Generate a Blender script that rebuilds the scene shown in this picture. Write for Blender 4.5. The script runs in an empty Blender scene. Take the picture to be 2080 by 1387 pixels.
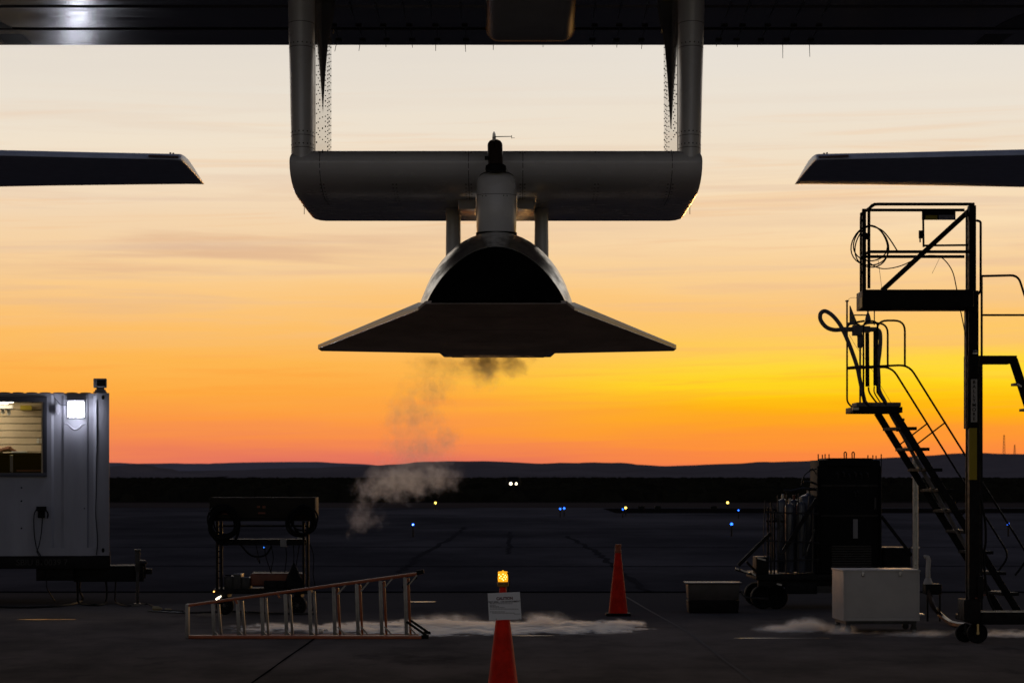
import bpy, bmesh, math, random
from mathutils import Vector, Matrix
R = math.radians
random.seed(7)

# ------------------------------------------------------------------ camera, sky, sun, exposure
sc = bpy.context.scene
COL = sc.collection
F = 100.0 / 36.0 * 2080.0      # focal length in photo pixels
CX, HY, CZ = 1040.0, 968.0, 1.75   # principal column, horizon row, camera height

cam_d = bpy.data.cameras.new("camera")
cam = bpy.data.objects.new("camera", cam_d)
COL.objects.link(cam)
cam.location = (0, 0, CZ)
cam.rotation_euler = (R(90), 0, 0)
cam_d.lens = 100.0
cam_d.sensor_width = 36.0
cam_d.shift_y = (HY - 693.5) / 2080.0
cam_d.clip_start = 0.1
cam_d.clip_end = 60000
cam_d.dof.use_dof = True
cam_d.dof.focus_distance = 21.5
cam_d.dof.aperture_fstop = 9.0
sc.camera = cam

sc.view_settings.view_transform = 'Standard'
sc.view_settings.look = 'None'
sc.view_settings.exposure = 0.0
sc.view_settings.gamma = 1.0
sc.render.engine = 'CYCLES'
sc.cycles.use_denoising = True
sc.cycles.max_bounces = 7
sc.cycles.diffuse_bounces = 3
sc.cycles.glossy_bounces = 4
sc.cycles.transmission_bounces = 6
sc.cycles.transparent_max_bounces = 12
sc.cycles.volume_bounces = 2
sc.cycles.sample_clamp_indirect = 4.0
sc.cycles.caustics_reflective = False
sc.cycles.caustics_refractive = False

SUN_EL, SUN_AZ = 1.2, 7.0      # degrees; azimuth to the right of the view axis


def s2l(c):
    def g(u):
        u /= 255.0
        return u / 12.92 if u <= 0.04045 else ((u + 0.055) / 1.055) ** 2.4
    return tuple(g(u) for u in c)


class N:
    """tiny helper for node trees"""
    def __init__(self, tree):
        self.t = tree
        self.n = tree.nodes
        self.l = tree.links

    def new(self, kind, **kw):
        nd = self.n.new(kind)
        for k, v in kw.items():
            setattr(nd, k, v)
        return nd

    def put(self, sock, val):
        if hasattr(val, 'is_output'):
            self.l.new(val, sock)
        else:
            sock.default_value = val

    def math(self, op, a, b=0.0, c=0.0, clamp=False):
        nd = self.new('ShaderNodeMath', operation=op, use_clamp=clamp)
        self.put(nd.inputs[0], a)
        self.put(nd.inputs[1], b)
        if len(nd.inputs) > 2:
            self.put(nd.inputs[2], c)
        return nd.outputs[0]

    def vmath(self, op, a, b=(0, 0, 0)):
        nd = self.new('ShaderNodeVectorMath', operation=op)
        self.put(nd.inputs[0], a)
        self.put(nd.inputs[1], b)
        return nd.outputs['Value'] if op in ('LENGTH', 'DOT_PRODUCT') else nd.outputs[0]

    def smooth(self, x, a, b, lo=0.0, hi=1.0):
        nd = self.new('ShaderNodeMapRange', interpolation_type='SMOOTHSTEP')
        self.put(nd.inputs[0], x)
        for i, v in enumerate((a, b, lo, hi)):
            nd.inputs[1 + i].default_value = v
        return nd.outputs[0]

    def combine(self, x, y, z):
        nd = self.new('ShaderNodeCombineXYZ')
        for i, v in enumerate((x, y, z)):
            self.put(nd.inputs[i], v)
        return nd.outputs[0]

    def noise(self, vec, scale, detail=3.0, rough=0.5, dist=0.0, lac=2.0):
        nd = self.new('ShaderNodeTexNoise')
        self.put(nd.inputs['Vector'], vec)
        nd.inputs['Scale'].default_value = scale
        nd.inputs['Detail'].default_value = detail
        nd.inputs['Roughness'].default_value = rough
        nd.inputs['Distortion'].default_value = dist
        nd.inputs['Lacunarity'].default_value = lac
        return nd.outputs[0]

    def ramp(self, fac, stops):
        nd = self.new('ShaderNodeValToRGB')
        cr = nd.color_ramp
        cr.elements[0].position, cr.elements[1].position = stops[0][0], stops[-1][0]
        cr.elements[0].color = (*stops[0][1], 1)
        cr.elements[1].color = (*stops[-1][1], 1)
        for p, c in stops[1:-1]:
            e = cr.elements.new(p)
            e.color = (*c, 1)
        self.put(nd.inputs[0], fac)
        return nd.outputs[0]

    def mix(self, fac, a, b, blend='MIX'):
        nd = self.new('ShaderNodeMix', data_type='RGBA', blend_type=blend)
        self.put(nd.inputs[0], fac)
        self.put(nd.inputs[6], a)
        self.put(nd.inputs[7], b)
        return nd.outputs[2]


world = bpy.data.worlds.new("World")
sc.world = world
world.use_nodes = True
w = N(world.node_tree)
w.n.clear()
geo = w.new('ShaderNodeTexCoord').outputs['Generated']
sep = w.new('ShaderNodeSeparateXYZ')
w.l.new(geo, sep.inputs[0])
dx, dy, dz = sep.outputs
hor = w.math('SQRT', w.math('ADD', w.math('MULTIPLY', dx, dx), w.math('MULTIPLY', dy, dy)))
t0 = w.math('MULTIPLY', w.math('DIVIDE', dz, w.math('MAXIMUM', hor, 0.02)), F / 1000.0)     # 0 at horizon, 1 at about 10 degrees
az = w.math('ARCTAN2', dx, dy)                                                              # radians, right positive
u = w.math('MULTIPLY', az, F / 1000.0)
# cirrus: long thin streaks
sv = w.combine(w.math('MULTIPLY', u, 0.55), w.math('ADD', w.math('MULTIPLY', t0, 9.0), w.math('MULTIPLY', u, 0.12)), 0.0)
streak = w.noise(sv, 1.7, 6.0, 0.55, 0.35)
sv2 = w.combine(w.math('MULTIPLY', u, 0.9), w.math('SUBTRACT', w.math('MULTIPLY', t0, 26.0), w.math('MULTIPLY', u, 0.7)), 3.7)
streak2 = w.noise(sv2, 1.6, 5.0, 0.6, 0.6)
wob = w.math('ADD', w.math('MULTIPLY', w.math('SUBTRACT', streak, 0.5), 0.085), w.math('MULTIPLY', w.math('SUBTRACT', streak2, 0.5), 0.050))
t = w.math('ADD', t0, wob)


def stops(rows):
    return [((968 - y) / 1000.0, s2l(c)) for y, c in rows]


left = w.ramp(t, stops([(968, (212, 104, 92)), (935, (230, 118, 92)), (900, (243, 134, 82)), (850, (252, 154, 70)),
                        (800, (254, 171, 66)), (740, (254, 182, 80)), (680, (253, 190, 102)), (620, (252, 198, 124)),
                        (560, (250, 207, 148)), (500, (246, 210, 164)), (440, (243, 214, 178)), (380, (243, 221, 192)),
                        (300, (241, 226, 204)), (200, (234, 224, 209)), (100, (229, 220, 208)), (0, (222, 216, 208))]))
right = w.ramp(t, stops([(968, (240, 122, 74)), (940, (250, 133, 66)), (900, (254, 146, 56)), (868, (255, 162, 38)),
                         (838, (255, 178, 18)), (805, (255, 202, 20)), (775, (255, 215, 34)), (750, (255, 216, 58)),
                         (725, (255, 208, 80)), (690, (254, 201, 100)), (640, (253, 198, 116)), (580, (252, 206, 140)),
                         (520, (250, 212, 160)), (460, (251, 221, 178)), (380, (246, 221, 187)), (300, (240, 224, 201)),
                         (200, (236, 226, 211)), (100, (232, 224, 213)), (0, (228, 222, 215))]))
side = w.smooth(w.math('ADD', u, w.math('MULTIPLY', w.math('SUBTRACT', streak, 0.5), 0.7)), -0.28, 0.5)
glow = w.mix(side, left, right)
# brownish-pink cloud bars, strongest in the middle heights
cmask = w.math('MULTIPLY', w.smooth(streak, 0.47, 0.68), w.math('MULTIPLY', w.smooth(t0, 0.22, 0.42), w.smooth(t0, 0.62, 0.50)))
cmask = w.math('MULTIPLY', cmask, w.smooth(u, 0.5, -0.9, 0.3, 0.95))
glow = w.mix(w.math('MULTIPLY', cmask, 0.85), glow, (*s2l((222, 178, 142)), 1))
fine = w.math('MULTIPLY', w.smooth(streak2, 0.5, 0.72), w.math('MULTIPLY', w.smooth(t0, 0.20, 0.38), w.smooth(t0, 0.85, 0.55)))
glow = w.mix(w.math('MULTIPLY', fine, 0.50), glow, (*s2l((240, 190, 140)), 1))
sv3 = w.combine(w.math('MULTIPLY', u, 0.45), w.math('ADD', w.math('MULTIPLY', t0, 15.0), w.math('MULTIPLY', u, -0.15)), 9.1)
streak3 = w.noise(sv3, 1.5, 7.0, 0.62, 0.8)
veil = w.math('MULTIPLY', w.smooth(streak3, 0.47, 0.66), w.math('MULTIPLY', w.smooth(t0, 0.30, 0.48), w.smooth(t0, 0.85, 0.55)))
glow = w.mix(w.math('MULTIPLY', veil, 0.40), glow, (*s2l((221, 190, 166)), 1))
lowv = w.math('MULTIPLY', w.smooth(streak2, 0.48, 0.66), w.math('MULTIPLY', w.smooth(t0, 0.03, 0.10), w.smooth(t0, 0.30, 0.20)))
glow = w.mix(w.math('MULTIPLY', lowv, 0.28), glow, (*s2l((255, 150, 50)), 1))
# the glow belongs to the western sky only
m_el = w.smooth(t0, 1.15, 2.6, 1.0, 0.0)
m_az = w.smooth(w.math('ABSOLUTE', az), 0.45, 1.35, 1.0, 0.0)
mask = w.math('MULTIPLY', m_el, m_az)
sky = w.new('ShaderNodeTexSky', sky_type='NISHITA', sun_disc=False)
sky.sun_elevation = R(SUN_EL)
sky.sun_rotation = R(SUN_AZ)
sky.altitude = 850
sky.dust_density = 1.0
bg_sky = w.new('ShaderNodeBackground')
tint = w.ramp(dz, [(0.0, (1.3, 2.4, 9.5)), (0.12, (2.3, 2.3, 3.9)), (0.21, (2.4, 2.0, 2.6)), (0.37, (1.4, 1.15, 1.4)), (0.53, (0.8, 0.75, 1.1)), (1.0, (0.55, 0.6, 0.9))])
w.l.new(w.mix(1.0, sky.outputs[0], tint, 'MULTIPLY'), bg_sky.inputs[0])
bg_sky.inputs[1].default_value = 0.09
bg_glow = w.new('ShaderNodeBackground')
w.l.new(glow, bg_glow.inputs[0])
mixs = w.new('ShaderNodeMixShader')
w.l.new(mask, mixs.inputs[0])
w.l.new(bg_sky.outputs[0], mixs.inputs[1])
w.l.new(bg_glow.outputs[0], mixs.inputs[2])
wo = w.new('ShaderNodeOutputWorld')
w.l.new(mixs.outputs[0], wo.inputs[0])

sun_d = bpy.data.lights.new("sun", 'SUN')
sun = bpy.data.objects.new("sun", sun_d)
COL.objects.link(sun)
sun_d.energy = 0.12
sun_d.angle = R(4.0)
sun_d.color = (1.0, 0.5, 0.16)
sdir = Vector((math.sin(R(SUN_AZ)) * math.cos(R(SUN_EL)), math.cos(R(SUN_AZ)) * math.cos(R(SUN_EL)), math.sin(R(SUN_EL))))
sun.rotation_euler = (-sdir).to_track_quat('-Z', 'Y').to_euler()
sun.location = sdir * 50


# ------------------------------------------------------------------ helpers
def P(x, y, D):
    """the point at depth D seen at photo pixel (x, y)"""
    return Vector(((x - CX) * D / F, D, CZ + (HY - y) * D / F))


def G(x, y, z=0.0):
    """the point of the ground (height z) seen at photo pixel (x, y)"""
    D = (CZ - z) * F / (y - HY)
    return Vector(((x - CX) * D / F, D, z))


class MB:
    def __init__(self):
        self.v, self.f, self.m = [], [], []

    def add(self, vs, fs, m=0):
        o = len(self.v)
        self.v += [Vector(p) for p in vs]
        self.f += [tuple(i + o for i in f) for f in fs]
        self.m += [m] * len(fs)
        return self

    def box(self, c, s, rot=None, m=0):
        c = Vector(c)
        hx, hy, hz = s[0] / 2, s[1] / 2, s[2] / 2
        vs = [Vector((a * hx, b * hy, d * hz)) for a in (-1, 1) for b in (-1, 1) for d in (-1, 1)]
        if rot is not None:
            vs = [rot @ p for p in vs]
        return self.add([c + p for p in vs], [(0, 1, 3, 2), (4, 6, 7, 5), (0, 4, 5, 1), (2, 3, 7, 6), (0, 2, 6, 4), (1, 5, 7, 3)], m)

    def pbox(self, x0, y0, x1, y1, D0, D1, m=0):
        """box whose near face covers the pixel rectangle at depth D0, reaching back to D1"""
        a, b = P(x0, y1, D0), P(x1, y0, D0)
        return self.box(((a.x + b.x) / 2, (D0 + D1) / 2, (a.z + b.z) / 2), (b.x - a.x, D1 - D0, b.z - a.z), None, m)

    def bar(self, p0, p1, wd, ht, m=0):
        p0, p1 = Vector(p0), Vector(p1)
        d = p1 - p0
        q = d.to_track_quat('X', 'Z').to_matrix()
        return self.box((p0 + p1) / 2, (d.length, wd, ht), q, m)

    def loft(self, rings, cap=True, closed=True, m=0):
        n = len(rings[0])
        o = len(self.v)
        for r in rings:
            self.v += [Vector(p) for p in r]
        for i in range(len(rings) - 1):
            for j in range(n if closed else n - 1):
                k = (j + 1) % n
                self.f.append((o + i * n + j, o + i * n + k, o + (i + 1) * n + k, o + (i + 1) * n + j))
                self.m.append(m)
        if cap and closed:
            self.f.append(tuple(o + j for j in reversed(range(n))))
            self.f.append(tuple(o + (len(rings) - 1) * n + j for j in range(n)))
            self.m += [m, m]
        return self

    def tube(self, pts, r, seg=8, m=0, cap=True):
        pts = [Vector(p) for p in pts]
        rr = r if isinstance(r, (list, tuple)) else [r] * len(pts)
        rings, up = [], None
        for i, p in enumerate(pts):
            a = pts[max(i - 1, 0)]
            b = pts[min(i + 1, len(pts) - 1)]
            tg = (b - a).normalized()
            if up is None:
                up = tg.orthogonal().normalized()
            up = (up - tg * up.dot(tg))
            if up.length < 1e-6:
                up = tg.orthogonal()
            up.normalize()
            sd = tg.cross(up)
            rings.append([p + (up * math.cos(2 * math.pi * k / seg) + sd * math.sin(2 * math.pi * k / seg)) * rr[i] for k in range(seg)])
        return self.loft(rings, cap, True, m)

    def cyl(self, p0, p1, r0, r1=None, seg=16, m=0):
        return self.tube([p0, p1], [r0, r0 if r1 is None else r1], seg, m)

    def lathe(self, c, prof, seg=24, m=0, axis=None):
        """prof: (radius, height) pairs turned about the vertical through c (or about axis)"""
        c = Vector(c)
        q = Matrix.Identity(3) if axis is None else Vector(axis).to_track_quat('Z', 'Y').to_matrix()
        rings = [[c + q @ Vector((r * math.cos(2 * math.pi * k / seg), r * math.sin(2 * math.pi * k / seg), h)) for k in range(seg)] for r, h in prof]
        return self.loft(rings, True, True, m)

    def prism(self, poly, vec, m=0):
        poly = [Vector(p) for p in poly]
        return self.loft([poly, [p + Vector(vec) for p in poly]], True, True, m)

    def disc(self, c, nrm, r, h=0.002, seg=6, m=0):
        c, nrm = Vector(c), Vector(nrm).normalized()
        a = nrm.orthogonal().normalized()
        b = nrm.cross(a)
        ring = [c + (a * math.cos(2 * math.pi * k / seg) + b * math.sin(2 * math.pi * k / seg)) * r for k in range(seg)]
        top = [p + nrm * h - (p - c) * 0.35 for p in ring]
        return self.loft([ring, top], True, True, m)

    def torus(self, c, nrm, rad, r, seg=28, sec=6, m=0):
        c, nrm = Vector(c), Vector(nrm).normalized()
        a = nrm.orthogonal().normalized()
        b = nrm.cross(a)
        rings = []
        for k in range(seg + 1):
            th = 2 * math.pi * k / seg
            d = a * math.cos(th) + b * math.sin(th)
            rings.append([c + d * (rad + r * math.cos(2 * math.pi * j / sec)) + nrm * r * math.sin(2 * math.pi * j / sec) for j in range(sec)])
        return self.loft(rings, False, True, m)

    def build(self, name, mats, parent=None, smooth=35.0, bevel=0.0, bseg=2):
        me = bpy.data.meshes.new(name)
        base = ROOT.get(parent.name if parent else '', Vector((0, 0, 0)))
        ori = Vector((0, 0, 0))
        if parent is None and self.v:
            lo = [min(p[i] for p in self.v) for i in range(3)]
            hi = [max(p[i] for p in self.v) for i in range(3)]
            ori = Vector(((lo[0] + hi[0]) / 2, (lo[1] + hi[1]) / 2, lo[2]))
            base = ori
        me.from_pydata([p - base for p in self.v], [], self.f)
        if not isinstance(mats, (list, tuple)):
            mats = [mats]
        for mt in mats:
            me.materials.append(mt)
        me.polygons.foreach_set('material_index', self.m)
        bm = bmesh.new()
        bm.from_mesh(me)
        bmesh.ops.recalc_face_normals(bm, faces=bm.faces)
        if bevel > 0:
            es = [e for e in bm.edges if len(e.link_faces) == 2 and e.calc_face_angle(0) > 0.5]
            bmesh.ops.bevel(bm, geom=es, offset=bevel, segments=bseg, profile=0.6, affect='EDGES', clamp_overlap=True)
        bm.to_mesh(me)
        bm.free()
        if smooth:
            me.polygons.foreach_set('use_smooth', [True] * len(me.polygons))
            me.set_sharp_from_angle(angle=R(smooth))
        ob = bpy.data.objects.new(name, me)
        COL.objects.link(ob)
        if parent is not None:
            ob.parent = parent
        else:
            ob.location = ori
        ROOT[ob.name] = base
        return ob


    def build_each(self, name, mats, parent=None, **kw):
        """every separate piece becomes an object of its own"""
        n = len(self.v)
        par = list(range(n))

        def find(i):
            while par[i] != i:
                par[i] = par[par[i]]
                i = par[i]
            return i
        for f in self.f:
            for i in f[1:]:
                par[find(i)] = find(f[0])
        groups = {}
        for fi, f in enumerate(self.f):
            groups.setdefault(find(f[0]), []).append(fi)
        out = []
        for fs in groups.values():
            q = MB()
            idx = {}
            for fi in fs:
                for i in self.f[fi]:
                    if i not in idx:
                        idx[i] = len(q.v)
                        q.v.append(self.v[i])
                q.f.append(tuple(idx[i] for i in self.f[fi]))
                q.m.append(self.m[fi])
            out.append(q.build(name, mats, parent, **kw))
        return out


ROOT = {}


def tag(o, label=None, cat=None, group=None, kind=None):
    if label:
        o['label'] = label
    if cat:
        o['category'] = cat
    if group:
        o['group'] = group
    if kind:
        o['kind'] = kind
    return o


def thing(name, loc, label, cat, group=None):
    o = bpy.data.objects.new(name, None)
    o.empty_display_size = 0.2
    COL.objects.link(o)
    o.location = loc
    ROOT[o.name] = Vector(loc)
    return tag(o, label, cat, group)


def copy_tree(o, parent=None):
    c = o.copy()
    COL.objects.link(c)
    if parent is not None:
        c.parent = parent
    for ch in list(o.children):
        copy_tree(ch, c)
    return c


def text(name, s, loc, size, mat, parent, rz=0.0, align='CENTER', extrude=0.0006, rx=90.0, sx=1.0, ry=0.0, bold=0.0):
    cu = bpy.data.curves.new(name, 'FONT')
    cu.body = s
    cu.size = size
    cu.align_x = align
    cu.align_y = 'CENTER'
    cu.extrude = extrude
    cu.offset = bold
    cu.materials.append(mat)
    tmp = bpy.data.objects.new(name, cu)
    COL.objects.link(tmp)
    bpy.context.view_layer.update()
    me = bpy.data.meshes.new_from_object(tmp.evaluated_get(bpy.context.evaluated_depsgraph_get()))
    bpy.data.objects.remove(tmp)
    bpy.data.curves.remove(cu)
    me.name = name
    o = bpy.data.objects.new(name, me)
    COL.objects.link(o)
    o.parent = parent
    o.location = Vector(loc) - ROOT[parent.name]
    o.rotation_euler = (R(rx), R(ry), R(rz))
    o.scale = (sx, 1, 1)
    return o


def arc(c, r, a0, a1, n=6, ax=Vector((1, 0, 0)), ay=Vector((0, 0, 1))):
    return [Vector(c) + ax * (r * math.cos(R(a0 + (a1 - a0) * i / n))) + ay * (r * math.sin(R(a0 + (a1 - a0) * i / n))) for i in range(n + 1)]


def rounded(pts, r, n=4):
    """polyline with its inner corners rounded by about r"""
    pts = [Vector(p) for p in pts]
    out = [pts[0]]
    for i in range(1, len(pts) - 1):
        a, b, c = pts[i - 1], pts[i], pts[i + 1]
        q = min(r, (a - b).length * 0.45, (c - b).length * 0.45)
        p0, p2 = b + (a - b).normalized() * q, b + (c - b).normalized() * q
        for k in range(n + 1):
            s = k / n
            out.append(p0 * (1 - s) ** 2 + b * 2 * s * (1 - s) + p2 * s * s)
    out.append(pts[-1])
    return out


def spline(pts, n=6):
    pts = [Vector(p) for p in pts]
    out = []
    for i in range(len(pts) - 1):
        p0, p1, p2, p3 = pts[max(i - 1, 0)], pts[i], pts[i + 1], pts[min(i + 2, len(pts) - 1)]
        for k in range(n):
            s = k / n
            out.append(0.5 * ((2 * p1) + (p2 - p0) * s + (2 * p0 - 5 * p1 + 4 * p2 - p3) * s * s + (3 * p1 - p0 - 3 * p2 + p3) * s ** 3))
    out.append(pts[-1])
    return out


# ------------------------------------------------------------------ materials
def mat(name, col, rough=0.5, spec=0.5, metal=0.0, var=0.0, vscale=4.0, rvar=0.0, bump=0.0, bscale=40.0, coat=0.0, stretch=(1, 1, 1), col2=None, aniso=None):
    m = bpy.data.materials.new(name)
    m.use_nodes = True
    k = N(m.node_tree)
    b = k.n['Principled BSDF']
    b.inputs['Base Color'].default_value = (*col, 1)
    b.inputs['Roughness'].default_value = rough
    b.inputs['Specular IOR Level'].default_value = spec
    b.inputs['Metallic'].default_value = metal
    b.inputs['Coat Weight'].default_value = coat
    b.inputs['Coat Roughness'].default_value = 0.08
    vec = k.new('ShaderNodeTexCoord').outputs['Object']
    if stretch != (1, 1, 1):
        vec = k.vmath('MULTIPLY', vec, stretch)
    if var > 0 or rvar > 0 or col2:
        nz = k.noise(vec, vscale, 6.0, 0.62)
        c2 = col2 if col2 else tuple(c * (1 - var) for c in col)
        c1 = col if col2 else tuple(min(1, c * (1 + var)) for c in col)
        k.l.new(k.mix(k.smooth(nz, 0.32, 0.68), (*c2, 1), (*c1, 1)), b.inputs['Base Color'])
        if rvar > 0:
            k.l.new(k.smooth(k.noise(vec, vscale * 2.3, 5.0, 0.6), 0.25, 0.75, max(0.02, rough - rvar), min(1, rough + rvar)), b.inputs['Roughness'])
    if aniso:
        b.inputs['Anisotropic'].default_value = aniso
        k.l.new(k.combine(1.0, 0.0, 0.0), b.inputs['Tangent'])
    if bump > 0:
        bp = k.new('ShaderNodeBump')
        bp.inputs['Strength'].default_value = bump
        bp.inputs['Distance'].default_value = 0.02
        k.l.new(k.noise(vec, bscale, 5.0, 0.6), bp.inputs['Height'])
        k.l.new(bp.outputs[0], b.inputs['Normal'])
    return m


def emit(name, col, strength):
    m = bpy.data.materials.new(name)
    m.use_nodes = True
    k = N(m.node_tree)
    b = k.n['Principled BSDF']
    b.inputs['Base Color'].default_value = (*[c * 0.5 for c in col], 1)
    b.inputs['Emission Color'].default_value = (*col, 1)
    b.inputs['Emission Strength'].default_value = strength
    return m


M = {}
M['plane_white'] = mat('white_aircraft_paint', (0.73, 0.72, 0.735), 0.24, 0.5, var=0.05, vscale=1.5, rvar=0.07)
M['plane_side'] = mat('gloss_aircraft_panel', (0.55, 0.54, 0.52), 0.06, 0.6, var=0.04, vscale=1.5, bump=0.02, bscale=3)
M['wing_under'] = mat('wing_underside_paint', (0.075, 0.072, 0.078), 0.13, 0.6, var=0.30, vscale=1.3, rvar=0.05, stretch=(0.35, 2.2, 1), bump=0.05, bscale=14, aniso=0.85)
M['wing_mark'] = mat('wing_marking_paint', (0.004, 0.004, 0.004), 0.35, 0.3)
M['rivet'] = mat('rivet_heads', (0.02, 0.02, 0.02), 0.6, 0.2)
M['seam'] = mat('panel_seam', (0.015, 0.014, 0.014), 0.7, 0.1)
M['black_tile'] = mat('black_heat_tile', (0.004, 0.004, 0.004), 0.85, 0.05, var=0.3, vscale=3)
M['belly'] = mat('dark_belly_skin', (0.50, 0.42, 0.365), 0.85, 0.0, var=0.14, vscale=2.2, stretch=(1, 0.25, 1))
M['dark_gloss'] = mat('gloss_dark_skin', (0.020, 0.020, 0.022), 0.16, 0.6, var=0.35, vscale=5, rvar=0.08, stretch=(1, 0.25, 1), bump=0.10, bscale=6)
M['lead_edge'] = mat('gloss_leading_edge', (0.06, 0.06, 0.075), 0.32, 0.1, var=0.2, vscale=3, bump=0.12, bscale=4)
M['pod'] = mat('dark_pod_skin', (0.20, 0.205, 0.205), 0.5, 0.3, var=0.1, vscale=2)
M['brown_metal'] = mat('brown_probe_metal', (0.055, 0.036, 0.028), 0.25, 0.5, metal=0.3)
M['stab'] = mat('stabilizer_paint', (0.46, 0.48, 0.55), 0.32, 0.5, var=0.1)
M['strip_red'] = mat('dark_red_strip', (0.05, 0.008, 0.004), 0.5)
M['black'] = mat('black_rubber', (0.006, 0.006, 0.006), 0.7, 0.15, var=0.2)
M['black_steel'] = mat('black_painted_steel', (0.010, 0.009, 0.009), 0.55, 0.12, var=0.25, vscale=8, rvar=0.15)
M['dark_steel'] = mat('dark_worn_steel', (0.03, 0.027, 0.026), 0.45, 0.35, var=0.3, vscale=10, rvar=0.15)
M['steel'] = mat('bare_steel', (0.42, 0.40, 0.38), 0.35, 0.5, metal=0.8, var=0.15, vscale=9, rvar=0.1)
M['alu'] = mat('ladder_aluminium', (0.26, 0.24, 0.225), 0.42, 0.5, metal=0.55, var=0.12, vscale=12, rvar=0.1)
M['fibre'] = mat('orange_fibreglass', (0.40, 0.085, 0.02), 0.35, 0.5, var=0.15, vscale=10)
M['cont'] = mat('container_paint', (0.31, 0.31, 0.355), 0.42, 0.4, var=0.10, vscale=3.0, rvar=0.1, stretch=(1, 1, .22))
M['head_grey'] = mat('camera_head_paint', (0.20, 0.20, 0.22), 0.5, 0.3)
M['cont_dark'] = mat('container_trim', (0.06, 0.06, 0.075), 0.5, 0.3)
M['room_wall'] = mat('tan_slat_wall', (0.68, 0.55, 0.38), 0.7, 0.2, var=0.06)
M['room_dark'] = mat('dark_furniture', (0.006, 0.004, 0.003), 0.6, 0.04)
M['paper'] = mat('paper_white', (0.8, 0.78, 0.72), 0.7, 0.2)
M['hair'] = mat('brown_leather', (0.20, 0.08, 0.04), 0.6, 0.3)
M['white_box'] = mat('white_box_panel', (0.50, 0.465, 0.435), 0.45, 0.4, var=0.06, vscale=3, rvar=0.1)
M['tank'] = mat('grey_tank_paint', (0.075, 0.08, 0.10), 0.22, 0.5, var=0.08)
M['orange_paint'] = mat('dull_orange_paint', (0.16, 0.035, 0.012), 0.45, 0.4, var=0.2)
M['khaki'] = mat('dark_khaki_panel', (0.022, 0.017, 0.012), 0.7, 0.15, var=0.15)
M['cone'] = mat('red_cone_vinyl', (0.68, 0.016, 0.004), 0.42, 0.08, var=0.22, vscale=7)
M['cone_dim'] = mat('orange_cone_collar', (0.35, 0.08, 0.03), 0.5, 0.3)
M['sign'] = mat('white_sign_sheet', (0.72, 0.70, 0.68), 0.55, 0.3, var=0.03)
M['sign_red'] = mat('sign_red_ink', (0.10, 0.010, 0.005), 0.6, 0.2)
M['sign_ink'] = mat('sign_grey_ink', (0.05, 0.04, 0.036), 0.6, 0.2)
M['amber_base'] = mat('beacon_base_plastic', (0.30, 0.16, 0.03), 0.4, 0.4)
M['yellow'] = mat('yellow_mast_paint', (0.42, 0.30, 0.012), 0.5, 0.3, var=0.06)
M['yellow_card'] = mat('yellow_placard', (0.40, 0.30, 0.02), 0.5, 0.3)
M['grey_card'] = mat('grey_placard', (0.25, 0.24, 0.24), 0.5, 0.3)
M['plate'] = mat('name_plate', (0.50, 0.46, 0.42), 0.5, 0.3)
M['grey_hose'] = mat('grey_insulated_hose', (0.16, 0.14, 0.13), 0.6, 0.3, var=0.2, vscale=20)
M['tub'] = mat('dull_plastic_tub', (0.06, 0.05, 0.045), 0.45, 0.4, var=0.2)
M['brass'] = mat('brass_fitting', (0.55, 0.40, 0.18), 0.35, 0.5, metal=0.8)
M['chassis_ink'] = mat('chassis_stencil', (0.06, 0.055, 0.05), 0.7, 0.2)
M['lamp_white'] = emit('flood_light', (0.86, 0.88, 1.0), 34.0)
M['room_lamp'] = emit('room_tube_light', (1.0, 0.88, 0.66), 9.0)
M['amber'] = emit('amber_beacon', (1.0, 0.40, 0.01), 1.15)
M['amber_hot'] = emit('amber_beacon_led', (1.0, 0.78, 0.25), 4.0)
M['blue_light'] = emit('blue_taxi_light', (0.02, 0.14, 1.0), 5.0)
M['blue_core'] = emit('blue_taxi_core', (0.5, 0.65, 1.0), 7.0)
M['yellow_light'] = emit('yellow_runway_light', (1.0, 0.66, 0.10), 6.0)
M['car_light'] = emit('headlight', (1.0, 0.86, 0.62), 8.0)
M['small_blue'] = emit('small_blue_lamp', (0.03, 0.22, 1.0), 3.0)
M['small_orange'] = emit('small_orange_lamp', (1.0, 0.45, 0.12), 3.0)

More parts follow.
